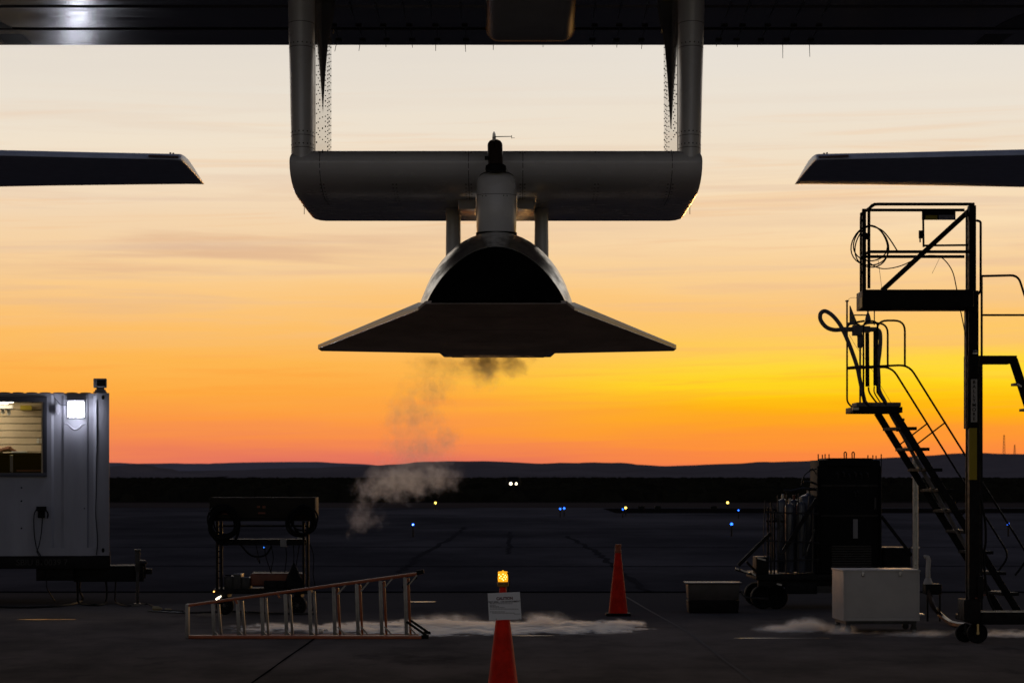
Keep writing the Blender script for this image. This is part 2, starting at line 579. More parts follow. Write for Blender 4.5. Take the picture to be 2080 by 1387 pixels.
# ------------------------------------------------------------------ setting: ground, apron, runway, scrub, hills
def ground_mat(name, c1, c2, scale, rough, spec, stretch=(1, 1, 1), bump=0.0, blend=None):
    m = bpy.data.materials.new(name)
    m.use_nodes = True
    k = N(m.node_tree)
    b = k.n['Principled BSDF']
    vec = k.vmath('MULTIPLY', k.new('ShaderNodeNewGeometry').outputs['Position'], stretch)
    a = k.noise(vec, scale, 8.0, 0.65)
    c = k.noise(vec, scale * 0.13, 4.0, 0.6)
    s = k.math('ADD', k.math('MULTIPLY', a, 0.55), k.math('MULTIPLY', c, 0.45))
    k.l.new(k.mix(k.smooth(s, 0.36, 0.64), (*c1, 1), (*c2, 1)), b.inputs['Base Color'])
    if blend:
        # concrete blended darker towards the joint with the asphalt; patchy
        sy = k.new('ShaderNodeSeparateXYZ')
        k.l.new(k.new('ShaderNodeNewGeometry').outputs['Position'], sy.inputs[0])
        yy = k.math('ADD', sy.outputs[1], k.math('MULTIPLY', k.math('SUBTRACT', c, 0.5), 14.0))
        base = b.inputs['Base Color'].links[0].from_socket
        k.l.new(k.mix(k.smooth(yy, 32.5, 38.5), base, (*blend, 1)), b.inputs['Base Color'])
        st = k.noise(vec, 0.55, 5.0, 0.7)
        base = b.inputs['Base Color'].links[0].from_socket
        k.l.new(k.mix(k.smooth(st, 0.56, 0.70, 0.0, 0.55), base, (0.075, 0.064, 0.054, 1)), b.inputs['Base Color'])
    b.inputs['Specular IOR Level'].default_value = spec
    k.l.new(k.smooth(a, 0.3, 0.7, rough - 0.12, min(1, rough + 0.1)), b.inputs['Roughness'])
    if bump:
        bp = k.new('ShaderNodeBump')
        bp.inputs['Strength'].default_value = bump
        bp.inputs['Distance'].default_value = 0.01
        k.l.new(k.noise(vec, scale * 8, 4.0, 0.6), bp.inputs['Height'])
        k.l.new(bp.outputs[0], b.inputs['Normal'])
    return m


M['desert'] = ground_mat('dark_scrub_soil', (0.020, 0.016, 0.013), (0.035, 0.028, 0.022), 0.05, 0.95, 0.0, (1, 0.3, 1))
M['asphalt'] = ground_mat('apron_asphalt', (0.052, 0.049, 0.053), (0.150, 0.138, 0.146), 0.35, 0.9, 0.0, (0.35, 0.14, 1))
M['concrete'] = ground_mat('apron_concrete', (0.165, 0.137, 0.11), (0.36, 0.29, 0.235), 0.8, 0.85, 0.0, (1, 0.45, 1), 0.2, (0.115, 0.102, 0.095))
M['runway'] = ground_mat('runway_concrete', (0.07, 0.055, 0.05), (0.11, 0.085, 0.072), 0.02, 0.9, 0.0, (1, 1, 1))
M['joint'] = mat('pavement_joint_sealant', (0.010, 0.010, 0.010), 1.0, 0.0)
M['crack'] = mat('asphalt_crack', (0.050, 0.047, 0.050), 1.0, 0.0)
M['joint_pale'] = mat('pale_joint_line', (0.30, 0.26, 0.22), 1.0, 0.0)
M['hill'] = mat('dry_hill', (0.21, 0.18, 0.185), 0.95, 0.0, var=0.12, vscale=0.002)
M['hill_far'] = mat('hazed_dry_hill', (0.30, 0.28, 0.33), 0.95, 0.0, var=0.08, vscale=0.002)  # distance haze put into the colour, paler and bluer than the near hills
M['scrub'] = mat('desert_scrub', (0.020, 0.018, 0.012), 0.95, 0.0, var=0.3, vscale=0.2)
M['mast_far'] = mat('far_mast', (0.35, 0.12, 0.07), 0.8, 0.1)


def sheet(name, x0, x1, y0, y1, z, m, nx=1, ny=1):
    b = MB()
    b.add([(x0, y0, z), (x1, y0, z), (x1, y1, z), (x0, y1, z)], [(0, 1, 2, 3)])
    return tag(b.build(name, m, smooth=0), kind='structure')


tag(sheet('ground', -30000, 30000, -400, 40000, -0.012, M['desert']), 'dark desert plain stretching from the runway to the hills', 'ground')
tag(sheet('taxiway', -900, 900, 43.2, 160.9, -0.004, M['asphalt']), 'dark asphalt apron and taxiway beyond the concrete pad', 'taxiway')
M['verge'] = ground_mat('dark_verge_soil', (0.012, 0.010, 0.009), (0.020, 0.016, 0.014), 0.2, 0.95, 0.0)
tag(sheet('verge', 5.0, 900, 137, 157, 0.002, M['verge']), 'dark soil verge between taxiway and runway at the right', 'verge')
tag(sheet('runway', -2500, 2500, 161, 192, -0.004, M['runway']), 'pale runway strip in front of the dark scrub', 'runway')
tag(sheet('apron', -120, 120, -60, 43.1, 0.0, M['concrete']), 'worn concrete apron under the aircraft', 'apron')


def hill(name, prof, D, depth, m, label, seed, amp):
    """ridge whose skyline is prof (photo columns and rows); falls away both ways in depth"""
    rnd = random.Random(seed)
    ph = [rnd.uniform(0, 6.28) for _ in range(12)]
    xs = [prof[0][0] + (prof[-1][0] - prof[0][0]) * i / 220 for i in range(221)]
    b = MB()
    rings = []
    rows = [-1.0, -0.8, -0.6, -0.42, -0.28, -0.15, -0.06, 0.0, 0.12, 0.4, 0.8]
    for r_ in rows:
        ring = []
        for x in xs:
            for (xa, ya), (xb, yb) in zip(prof, prof[1:]):
                if xa <= x <= xb:
                    s = (x - xa) / (xb - xa)
                    s = s * s * (3 - 2 * s)
                    y = ya + (yb - ya) * s
                    break
            y += amp * (math.sin(x * 0.045 + ph[0]) * 0.5 + math.sin(x * 0.11 + ph[1]) * 0.3 + math.sin(x * 0.27 + ph[2]) * 0.2)
            h = CZ + (HY - y) * D / F
            Y = D + r_ * depth
            k = max(0.0, 1 - abs(r_)) ** 0.8 if r_ < 0 else 1 - r_ * 0.9
            wob_ = 1 + 0.22 * math.sin(x * 0.03 * (1 + abs(r_)) + ph[3] + r_ * 5) * min(1, abs(r_) * 3)
            ring.append((((x - CX) * D / F), Y, h * k * wob_ if r_ > -1 else -2))
        rings.append(ring)
    b.loft(rings, cap=False, closed=False)
    return tag(b.build(name, m, smooth=60), label, 'hills', kind='structure')


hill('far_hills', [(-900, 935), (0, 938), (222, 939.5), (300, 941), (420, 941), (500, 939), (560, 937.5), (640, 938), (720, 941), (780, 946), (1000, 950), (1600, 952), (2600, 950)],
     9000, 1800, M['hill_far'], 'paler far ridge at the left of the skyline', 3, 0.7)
hill('hills', [(-900, 956), (0, 955), (200, 957), (420, 956), (520, 953), (620, 950), (720, 947), (800, 943), (860, 938), (910, 936), (980, 936.5), (1040, 938), (1095, 941), (1150, 940), (1210, 938.5),
               (1260, 940), (1310, 944), (1350, 946), (1400, 945), (1470, 941.5), (1560, 938), (1660, 935), (1740, 932), (1820, 929), (1880, 925), (1930, 921), (1990, 920), (2080, 922), (2300, 914), (2900, 930)],
     6500, 1500, M['hill'], 'long dark hills along the horizon', 5, 0.8)
hill('knoll', [(90, 968), (200, 962), (235, 953), (262, 945), (284, 942.5), (305, 945), (335, 953), (380, 959), (470, 967)],
     5200, 700, M['hill'], 'small rounded knoll at the left of the horizon', 9, 0.4)

# desert scrub: countless low bushes
b = MB()
rnd = random.Random(21)
for i in range(5200):
    D = 200 * (1100 / 200) ** rnd.random() if i < 3600 else rnd.uniform(900, 3400)
    X = rnd.uniform(-0.24, 0.24) * D
    h = rnd.uniform(0.35, 1.1) * (1.0 if D < 900 else 1.6)
    r = h * rnd.uniform(0.8, 1.9)
    n = 5
    a0 = rnd.random() * 6.28
    base = [(X + r * math.cos(a0 + 6.283 * k / n), D + r * math.sin(a0 + 6.283 * k / n), -0.02) for k in range(n)]
    top = [(X + rnd.uniform(.3, .8) * r * math.cos(a0 + 6.283 * k / n), D + r * 0.5 * math.sin(a0 + 6.283 * k / n), h * rnd.uniform(.55, 1)) for k in range(n)]
    b.loft([base, top])
o = b.build('desert_scrub', M['scrub'], smooth=0)
tag(o, 'dark low desert scrub covering the plain', 'scrub', kind='stuff')

# pavement joints and cracks: thin sheets
def strip(name, pts, width, m, z=0.004, label=None):
    b = MB()
    vs, fs = [], []
    pts = [Vector((p[0], p[1], 0)) for p in pts]
    for i, p in enumerate(pts):
        a, c = pts[max(i - 1, 0)], pts[min(i + 1, len(pts) - 1)]
        d = (c - a).normalized()
        nrm = Vector((-d.y, d.x, 0))
        wv = width * (0.75 + 0.5 * random.random())
        vs += [p + nrm * wv / 2 + Vector((0, 0, z)), p - nrm * wv / 2 + Vector((0, 0, z))]
        if i:
            fs.append((2 * i - 2, 2 * i - 1, 2 * i + 1, 2 * i))
    b.add(vs, fs)
    return tag(b.build(name, m, smooth=0), label, 'joint', kind='structure')


def gpath(px, n=10, jit=0.0):
    out = []
    for (a, c) in zip(px, px[1:]):
        A, C = G(*a), G(*c)
        for k in range(n):
            q = A.lerp(C, k / n)
            out.append(q + Vector((random.uniform(-jit, jit), random.uniform(-jit, jit) * 2, 0)))
    out.append(G(*px[-1]))
    return out


strip('pavement_joint', gpath([(640, 1296), (505, 1392)], 8, 0.006), 0.022, M['joint'], label='dark joint running from the ladder to the lower edge')
strip('pavement_joint', gpath([(1250, 1200), (1400, 1285), (1540, 1392)], 8, 0.01), 0.03, M['joint_pale'], label='pale diagonal joint right of the far cone')
strip('pavement_joint', [(-14, 43.15), (-6, 43.16), (0, 43.14), (8, 43.15), (16, 43.15)], 0.5, M['joint'], label='dark joint between concrete pad and asphalt')
strip('pavement_crack', gpath([(812, 1162), (850, 1130), (930, 1085), (945, 1070)], 12, 0.07), 0.13, M['crack'], 0.002, 'dark crack in the asphalt left of the beacon')
strip('pavement_crack', gpath([(1150, 1088), (1210, 1120), (1260, 1160), (1318, 1200)], 12, 0.07), 0.13, M['crack'], 0.002, 'dark crack in the asphalt behind the far cone')
strip('pavement_crack', gpath([(1033, 1080), (1036, 1105), (1030, 1125)], 12, 0.06), 0.10, M['crack'], 0.002, 'short dark crack in the asphalt above the beacon')
for yy in (56, 71, 96):
    strip('pavement_joint', [(-40 + 8 * i, yy + random.uniform(-.4, .4)) for i in range(11)], 0.3, M['crack'], 0.002, 'faint dark cross joint in the far asphalt')

# thin films of water that mirror the low sky
M['water'] = mat('water_film', (0.02, 0.02, 0.02), 0.22, 0.4, var=.3, vscale=5, rvar=0.2, stretch=(1, 4, 1))


def puddle(cx, cy, wpx, depth, seed, label):
    c = G(cx, cy)
    s = c.y / F
    rnd = random.Random(seed)
    n = 28
    ph = [rnd.uniform(0, 6.28) for _ in range(4)]
    ring = []
    for k in range(n):
        a = 2 * math.pi * k / n
        q = 1 + 0.22 * math.sin(3 * a + ph[0]) + 0.12 * math.sin(5 * a + ph[1])
        ring.append((c.x + math.cos(a) * wpx * s / 2, c.y + math.sin(a) * depth / 2 * q, 0.004))
    b = MB()
    b.add(ring, [tuple(range(n))])
    return tag(b.build('puddle', M['water'], smooth=0), label, 'puddle', kind='structure')


puddle(95, 1258, 120, 0.16, 1, 'thin bright puddle in front of the office container')
puddle(855, 1222, 62, 0.20, 2, 'thin bright puddle behind the wide end of the ladder')
puddle(1590, 1296, 200, 0.10, 3, 'thin bright puddle left of the white box')
puddle(1082, 1291, 90, 0.07, 4, 'thin puddle beside the sign cone')

# ------------------------------------------------------------------ carrier aircraft
X0 = -0.125
plane = thing('carrier_aircraft', (X0, 24, 0), 'huge twin-boom carrier aircraft whose dark wing and pylon frame span the top of the picture', 'aircraft')
TE_Y = 26.5
TE_Z = CZ + (HY - 92) * TE_Y / F
SL = math.tan(R(1.75))


def wing_z(Y):
    return TE_Z + (TE_Y - Y) * SL


b = MB()
prof = [(26.5, TE_Z), (25.74, wing_z(25.74) - 0.004), (25.72, wing_z(25.72) + 0.015), (25.66, wing_z(25.66) + 0.015), (25.64, wing_z(25.64)),
        (24.72, wing_z(24.72)), (24.70, wing_z(24.70) + 0.02), (24.62, wing_z(24.62) + 0.02), (24.60, wing_z(24.60)), (22, wing_z(22)), (18, wing_z(18) + 0.05),
        (14.5, wing_z(14.5) + 0.35), (14.0, 6.75), (14.4, 7.05), (17, 7.4), (20, 7.3), (24, 6.5), (26.5, TE_Z + 0.03)]
xs = [-24, -14, -7, -3, 0, 3, 7, 14, 24]
b.loft([[(x, p[0], p[1]) for p in prof] for x in xs])
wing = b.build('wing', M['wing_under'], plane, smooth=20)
b = MB()
b.loft([[(x, 25.69, wing_z(25.69) + 0.004 - .012), (x, 25.67, wing_z(25.67) - .008), (x, 25.67, wing_z(25.67) + .03), (x, 25.69, wing_z(25.69) + .03)] for x in (-24, 24)])
b.build('flap_seal', M['seam'], wing)
# painted markings (curved dark bands)
for cx_, sgn, nm in ((2106, 1, 0), (-62, -1, 1)):
    b = MB()
    for k in range(14):
        a0, a1 = R(180 - k * 6.5), R(180 - (k + 1) * 6.5)
        q = []
        for a, rr in ((a0, 0.50), (a1, 0.50), (a1, 0.26), (a0, 0.26)):
            X = (cx_ - CX) * 26 / F + rr * math.cos(a) * (1 if sgn > 0 else -1)
            Y = 26.42 - rr * 3.6 * math.sin(a)
            q.append((X, Y, wing_z(Y) - 0.003))
        b.add(q, [(0, 1, 2, 3)])
    b.build('painted_marking', M['wing_mark'], wing, smooth=0)
# hinge fittings and drain streaks along the flaps
for x in (686, 735, 784, 836, 888, 946, 1103, 1204, 1253, 1304, 1462, 1498, 1548, 1600, 1650):
    b = MB()
    X = (x - CX) * 26.1 / F
    b.box((X, 26.25, wing_z(26.25) - 0.006), (0.055, 0.10, 0.012))
    b.box((X, 25.55, wing_z(25.55) - 0.006), (0.055, 0.08, 0.012))
    b.box((X + 0.004, 25.9, wing_z(25.9) - 0.004), (0.006, 0.7, 0.008))
    b.box((X - 0.02, 24.95, wing_z(24.95) - 0.004), (0.006, 1.1, 0.008))
    b.build_each('flap_hinge', M['wing_mark'], wing, smooth=0)
for x, ln, dxp in ((683, 13, -3), (731, 12, -2), (784, 4, 0), (837, 5, 1), (885, 12, 0), (945, 14, 1), (1002, 10, 0), (1103, 4, 0), (1203, 3, 0), (1253, 5, 0), (1304, 8, -1),
                   (1455, 3, 0), (1498, 4, 0), (1590, 27, 0), (1644, 24, 1)):
    b = MB()
    a = P(x, 91, 26.5)
    e = P(x + dxp, 92 + ln, 26.56)
    b.cyl(a, e, 0.0032, 0.0025, 5)
    b.build('static_wick', M['black_steel'], wing)

# centre pod with its serrated seal
def rrect(cx, cz, hw, hh, r, n=6):
    out = []
    for sx_, sz_, a0 in ((1, 1, 0), (-1, 1, 90), (-1, -1, 180), (1, -1, 270)):
        for k in range(n + 1):
            a = R(a0 + 90 * k / n)
            out.append((cx + sx_ * (hw - r) + r * math.cos(a), cz + sz_ * (hh - r) + r * math.sin(a)))
    return out


pb = P(1077.5, 83, 25.2)
hw_ = 89.5 * 25.2 / F
b = MB()
rings = []
for Y, sc_, up in ((23.2, 0.90, 0.06), (23.6, 0.97, 0.03), (24.4, 0.99, 0.015), (25.18, 1.0, 0.0)):
    rings.append([(x, Y, z) for x, z in rrect(pb.x, pb.z + 0.45 + up, hw_ * sc_ - 0.006, 0.45, 0.11)])
b.loft(rings)
pod = b.build('pod', M['pod'], plane)
m = bpy.data.materials.new('sunset_tinted_seal')
m.use_nodes = True
k = N(m.node_tree)
tr = k.new('ShaderNodeBsdfTranslucent')
tr.inputs[0].default_value = (0.95, 0.72, 0.5, 1)  # orange of the sunset-lit rim is put into the seal colour
mx = k.new('ShaderNodeMixShader')
mx.inputs[0].default_value = 0.75
k.l.new(k.n['Principled BSDF'].outputs[0], mx.inputs[1])
k.n['Principled BSDF'].inputs['Base Color'].default_value = (0.3, 0.16, 0.09, 1)
k.l.new(tr.outputs[0], mx.inputs[2])
k.l.new(mx.outputs[0], k.n['Material Output'].inputs[0])
M['seal'] = m
b = MB()
ra = rrect(pb.x, pb.z + 0.45, hw_ - 0.004, 0.448, 0.11, 10)
rb = rrect(pb.x, pb.z + 0.45, hw_ + 0.006, 0.460, 0.12, 10)


def resample(poly, n):
    pts = [Vector((p[0], p[1])) for p in poly] + [Vector((poly[0][0], poly[0][1]))]
    L = [0]
    for a, c in zip(pts, pts[1:]):
        L.append(L[-1] + (c - a).length)
    out = []
    for i in range(n):
        s = L[-1] * i / n
        j = max(q for q in range(len(L) - 1) if L[q] <= s)
        f_ = (s - L[j]) / max(1e-9, L[j + 1] - L[j])
        out.append(pts[j].lerp(pts[j + 1], f_))
    return out


n = 300
A, B = resample(ra, n), resample(rb, n)
for i in range(0, n, 2):
    a, c, d, e = A[i], A[(i + 1) % n], B[(i + 1) % n], B[i]
    if (a.y + d.y) / 2 > pb.z + 0.40:
        continue
    d = d.lerp(e, 0.25)
    b.add([(a.x, 25.19, a.y), (c.x, 25.19, c.y), (d.x, 25.193, d.y), (e.x, 25.193, e.y)], [(0, 1, 2, 3)])
b.build('seal_rim', M['seal'], pod, smooth=0)

# pylon frame: crossbeam is the body, legs, column and struts are its parts
YL = 21.88
zt = CZ + (HY - 304) * 22.0 / F
zb = CZ + (HY - 450) * 24.55 / F
hgt = zt - zb


def beam_prof(inset_te=0.0, shrink=0.0):
    """aerofoil section (Y, z) starting at the trailing edge, going along the underside to the nose and back over the top"""
    pts = []
    r = hgt / 2 - shrink
    zc = zb + hgt / 2
    te = 24.55 - inset_te
    pts.append((te, zb + 0.004 + shrink * 0.6))
    pts.append((te - 0.5, zb + shrink * 0.7))
    pts.append((23.2, zb + shrink * 0.8))
    pts.append((22.75, zb + shrink * 0.95))
    zn = zb + hgt * .66
    lo, hi = zn - (zb + shrink), (zb + hgt - shrink) - zn
    for k in range(7):
        t_ = R(90 - 15 * k)
        pts.append((YL + .72 * (1 - math.cos(t_)), zn - lo * math.sin(t_)))
    for k in range(1, 7):
        t_ = R(15 * k)
        pts.append((YL + .24 * (1 - math.cos(t_)), zn + hi * math.sin(t_)))
    pts.append((23.0, zc + r * 0.86))
    pts.append((24.0, zb + 0.13 * (1 - shrink)))
    pts.append((te, zb + 0.018 + shrink * 0.6))
    return pts


XL, XR = -1.7125, 1.4655
b = MB()
rings = []
ends = ((0.0, 0.30, 0.035), (0.006, 0.22, 0.020), (0.022, 0.12, 0.009), (0.06, 0.04, 0.002), (0.11, 0.0, 0.0))
for e, it, sh in ends:
    rings.append([(XL + e, p[0], p[1]) for p in beam_prof(it, sh)])
for X in (-1.0, -0.5, X0, 0.3, 0.9):
    rings.append([(X, p[0], p[1]) for p in beam_prof()])
for e, it, sh in reversed(ends):
    rings.append([(XR - e, p[0], p[1]) for p in beam_prof(it, sh)])
b.loft(rings)
# seams and rivet rows lie on the skin
def skin(i, s):
    pf = beam_prof()
    a, c = Vector(pf[i]), Vector(pf[i + 1])
    p = a.lerp(c, s)
    d = (c - a).normalized()
    return p, Vector((-d.y, d.x)) * -1.0


def on_skin(s):
    """s from 0 (underside, aft of the nose) to 1 (crest)"""
    f_ = 2.2 + s * 12.8
    i = min(int(f_), 15)
    p, nn = skin(i, f_ - i)
    c = Vector((22.6, zb + hgt / 2))
    if nn.dot(p - c) < 0:
        nn = -nn
    return p, nn


for x in (651, 952, 1062, 1364):
    X = (x - CX) * 22 / F
    for k in range(26):
        p, nn = on_skin(k / 26 * 0.97)
        q, n2 = on_skin((k + 1) / 26 * 0.97)
        w_ = 0.0022
        b.add([(X - w_, p.x + nn.x * .0015, p.y + nn.y * .0015), (X + w_, p.x + nn.x * .0015, p.y + nn.y * .0015),
               (X + w_, q.x + n2.x * .0015, q.y + n2.y * .0015), (X - w_, q.x + n2.x * .0015, q.y + n2.y * .0015)], [(0, 1, 2, 3)], 1)
for x in (649, 656, 797, 804, 946, 957, 1057, 1066, 1209, 1216, 1358, 1368):
    X = (x - CX) * 22 / F
    for s in [0.02 + 0.045 * k for k in range(9)] + [0.86, 0.90]:
        p, nn = on_skin(s)
        b.disc((X, p.x, p.y), (0, nn.x, nn.y), 0.0085, 0.0015, 6, 1)
pylon = b.build('pylon', [M['plane_white'], M['rivet']], plane, smooth=40)

for sgn in (-1, 1):
    b = MB()
    xo0, xo1, xi = (583, 590, 637.5) if sgn < 0 else (1433, 1425, 1378.5)
    Yn = 21.9
    ztop = 6.05
    zlow = zb + hgt * 0.55
    rings = []
    for i in range(9):
        s = i / 8
        z = zlow + (ztop - zlow) * s
        yy = HY - (z - CZ) * F / 22.0
        xo = xo1 + (xo0 - xo1) * min(1.5, max(0, (304 - yy) / 304))
        Xo, Xi = (xo - CX) * 22 / F, (xi - CX) * 22 / F
        hw2 = abs(Xi - Xo) / 2
        xc = (Xo + Xi) / 2
        te = 23.85 + 0.25 * s
        ring = [(xc + hw2 * math.cos(R(a)), Yn + 0.20 - 0.20 * math.sin(R(a)), z) for a in range(0, 181, 15)]
        ring += [(xc - hw2, 22.9, z), (xc - hw2 * 0.9, te - 0.5, z), (xc - hw2 * 0.2, te, z), (xc + hw2 * 0.2, te, z), (xc + hw2 * 0.9, te - 0.5, z), (xc + hw2, 22.9, z)]
        rings.append(ring)
    b.loft(rings)
    # ring seams around the nose of the leg
    for ypx in (45, 95, 275, 300):
        z = CZ + (HY - ypx) * 21.95 / F
        if z > ztop:
            continue
        xo = xo1 + (xo0 - xo1) * min(1.5, max(0, (304 - ypx) / 304))
        Xo, Xi = (xo - CX) * 22 / F, (xi - CX) * 22 / F
        hw2 = abs(Xi - Xo) / 2 + 0.0012
        xc = (Xo + Xi) / 2
        pr = [(xc + hw2 * math.cos(R(a)), Yn + 0.20 - 0.2015 * math.sin(R(a)), z) for a in range(0, 181, 15)]
        for p, q in zip(pr, pr[1:]):
            b.add([p, q, (q[0], q[1], q[2] + 0.004), (p[0], p[1], p[2] + 0.004)], [(0, 1, 2, 3)], 1)
        if ypx in (275, 300, 95):
            for a in range(20, 170, 20):
                b.disc((xc + hw2 * math.cos(R(a)), Yn + 0.20 - 0.2 * math.sin(R(a)), z + 0.03), (math.cos(R(a)), -math.sin(R(a)), 0), 0.006, 0.0015, 6, 1)
    leg = b.build('leg', [M['plane_white'], M['rivet']], pylon, smooth=40)
    # glossy inner cheek panel with rows of rivets
    b = MB()
    Xi = (xi - CX) * 22 / F
    s_ = -sgn
    zlo, zhi = zt - 0.02, wing_z(23) - 0.02
    b.add([(Xi + s_ * .004, 22.12, zlo), (Xi + s_ * .004, 24.06, zlo), (Xi + s_ * .004, 24.10, zhi), (Xi + s_ * .004, 22.12, zhi)], [(0, 1, 2, 3)], 0)
    rv = random.Random(4 + sgn)
    for Yr, st, lo, hi in ((22.25, .05, 0, .65), (22.45, .033, .1, 1), (22.62, .033, .1, .55), (22.95, .06, 0, .45), (23.3, .028, .1, 1), (23.6, .022, 0, 1), (23.78, .022, 0, 1), (24.0, .04, 0, .9)):
        z = zlo + (zhi - zlo) * lo + 0.03
        while z < zlo + (zhi - zlo) * hi:
            if rv.random() < 0.9:
                b.disc((Xi + s_ * .004, Yr + rv.uniform(-.006, .006), z), (s_, 0, 0), 0.0055 + 0.003 * (rv.random() < .2), 0.0045, 6, 1)
            z += st * 1.5
    b.build('cheek_panel', [M['plane_side'], M['rivet']], pylon, smooth=0)
    # tapered fairing on the inner side, coming down from the wing to a point
    b = MB()
    rings = []
    for yy, xa, xb, Y in ((-30, 634, 681, 22.9), (20, 636, 680, 22.9), (45, 639, 676, 22.92), (92, 641.5, 666, 22.95), (150, 645, 661, 22.97), (205, 649, 657.5, 22.99), (262, 652, 654, 23.0)):
        if sgn > 0:
            xa, xb = 2016 - xb, 2016 - xa
        A_, B_ = P(xa, yy, Y), P(xb, yy, Y)
        c_ = (A_ + B_) / 2
        r_ = (B_.x - A_.x) / 2
        rings.append([(c_.x + r_ * math.cos(R(a)), Y + 0.5 * r_ * math.sin(R(a)), A_.z) for a in range(0, 360, 30)])
    b.loft(rings)
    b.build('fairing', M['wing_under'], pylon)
    b = MB()
    c0 = P(677 if sgn < 0 else 1344, 60, 22.9)
    b.tube(spline([c0, c0 + Vector((0.004, 0, -0.02)), c0 + Vector((0, 0, -0.033)), c0 + Vector((-0.008, 0, -0.022))], 4), 0.0025, 5)
    b.build('hook', M['brass'], pylon)
    # little probes on the outer corner
    b = MB()
    Xe = XL if sgn < 0 else XR
    b.cyl((Xe + sgn * .004, 23.5, zb + .03), (Xe + sgn * .004, 23.5, zb - .035), .0028, .0028, 5)
    for Yq in (22.9, 23.15, 23.42, 23.6, 23.95):
        b.cyl((Xe + sgn * -.02, Yq, zb + .028), (Xe + sgn * (.010 if Yq == 23.42 else .003), Yq, zb + .026), .005, .004, 6)
    b.build_each('drain_spigot', M['dark_steel'], pylon)

# central column: rounded front, long chord, shoulders blending into the crossbeam
b = MB()
rings = []
for yy, xa, xb, D in ((472, 968, 1048.5, 21.62), (455, 967, 1049, 21.6), (420, 967.5, 1049, 21.6), (375, 968, 1048.5, 21.6), (360, 968.5, 1047, 21.62), (352, 974, 1042, 21.66), (345, 984, 1033, 21.72), (330, 990, 1026, 21.86), (312, 996, 1020, 22.05)):
    A_, B_ = P(xa, yy, D), P(xb, yy, D)
    xc, r_ = (A_.x + B_.x) / 2, (B_.x - A_.x) / 2
    back = 23.2
    rings.append([(xc + r_ * math.cos(R(a)), D + 0.16 - 0.16 * math.sin(R(a)), A_.z) for a in range(0, 181, 15)] +
                 [(xc - r_ * 0.98, 22.6, A_.z), (xc - r_ * 0.5, back, A_.z), (xc + r_ * 0.5, back, A_.z), (xc + r_ * 0.98, 22.6, A_.z)])
b.loft(rings)
for ypx, dxx in ((394, 0.0015), (349, 0.0)):
    D = 21.6 if ypx > 380 else 21.66
    xa, xb = (967.5, 1049) if ypx > 380 else (973, 1043)
    A_, B_ = P(xa, ypx, D), P(xb, ypx, D)
    xc, r_ = (A_.x + B_.x) / 2, (B_.x - A_.x) / 2 + 0.0015
    dz_ = 0.0 if ypx > 380 else 0.03
    pr = [(xc + r_ * math.cos(R(a)), D + 0.158 - 0.16 * math.sin(R(a)), A_.z - dz_ * (1 - math.sin(R(a)))) for a in range(0, 181, 10)]
    for p, q in zip(pr, pr[1:]):
        h_ = 0.003 if ypx > 380 else 0.008
        b.add([p, q, (q[0], q[1], q[2] + h_), (p[0], p[1], p[2] + h_)], [(0, 1, 2, 3)], 1)
for xx in (987, 1023, 980, 1030):
    p = P(xx, 397, 21.6)
    r_ = 40.7 * 21.6 / F
    off = (xx - 1008.2) * 21.6 / F
    Yf = 21.6 + 0.16 - 0.16 * math.sqrt(max(0, 1 - (off / r_) ** 2))
    b.disc((p.x, Yf, p.z), (off, -0.3, 0), 0.005, 0.0015, 6, 1)
b.build('column', [M['plane_white'], M['rivet']], pylon, smooth=45)
b = MB()
A_ = P(1008.2, 472.5, 21.62)
b.loft([[(A_.x + 0.157 * math.cos(R(a)), 21.62 + 0.16 - 0.165 * math.sin(R(a)), z) for a in range(0, 181, 15)] + [(A_.x - 0.157, 22.6, z), (A_.x + 0.157, 22.6, z)] for z in (A_.z - 0.02, A_.z + 0.012)])
b.build('column_seal', M['black'], pylon)
# aft struts with their collars, and the flat fairing plates beside the column
for sgn, xa, xb in ((-1, 904.5, 936), (1, 1085, 1115)):
    b = MB()
    rings = []
    for yy, gx in ((540, -0.5), (500, -0.5), (434, -1.5), (434, 0.0), (400, 0.0), (388, 3.0)):
        A_, B_ = P(xa - gx, yy, 23.3), P(xb + gx, yy, 23.3)
        xc, r_ = (A_.x + B_.x) / 2, (B_.x - A_.x) / 2
        rings.append([(xc + r_ * math.cos(R(a)), 23.3 + 0.07 - 0.07 * math.sin(R(a)), A_.z) for a in range(0, 181, 15)] +
                     [(xc - r_ * .97, 23.7, A_.z), (xc - r_ * .2, 24.0, A_.z), (xc + r_ * .2, 24.0, A_.z), (xc + r_ * .97, 23.7, A_.z)])
    b.loft(rings)
    b.build('strut', M['plane_white'], pylon, smooth=45)
    b = MB()
    x0_, x1_ = (931, 966) if sgn < 0 else (1051, 1086)
    z0_, z1_ = P(0, 425, 22.7).z, zb + 0.01
    b.loft([rr for rr in ([((xx - CX) * Y / F, Y, z) for xx, Y, z in ((x0_, 22.7, z0_), (x1_, 22.7, z0_), (x1_, 22.62, z1_), (x0_, 22.62, z1_))],
                          [((xx - CX) * Y / F, Y, z) for xx, Y, z in ((x0_, 23.5, z0_ + .02), (x1_, 23.5, z0_ + .02), (x1_, 23.6, z1_), (x0_, 23.6, z1_))])])
    b.build('fairing_plate', M['plane_white'], pylon, bevel=0.012)

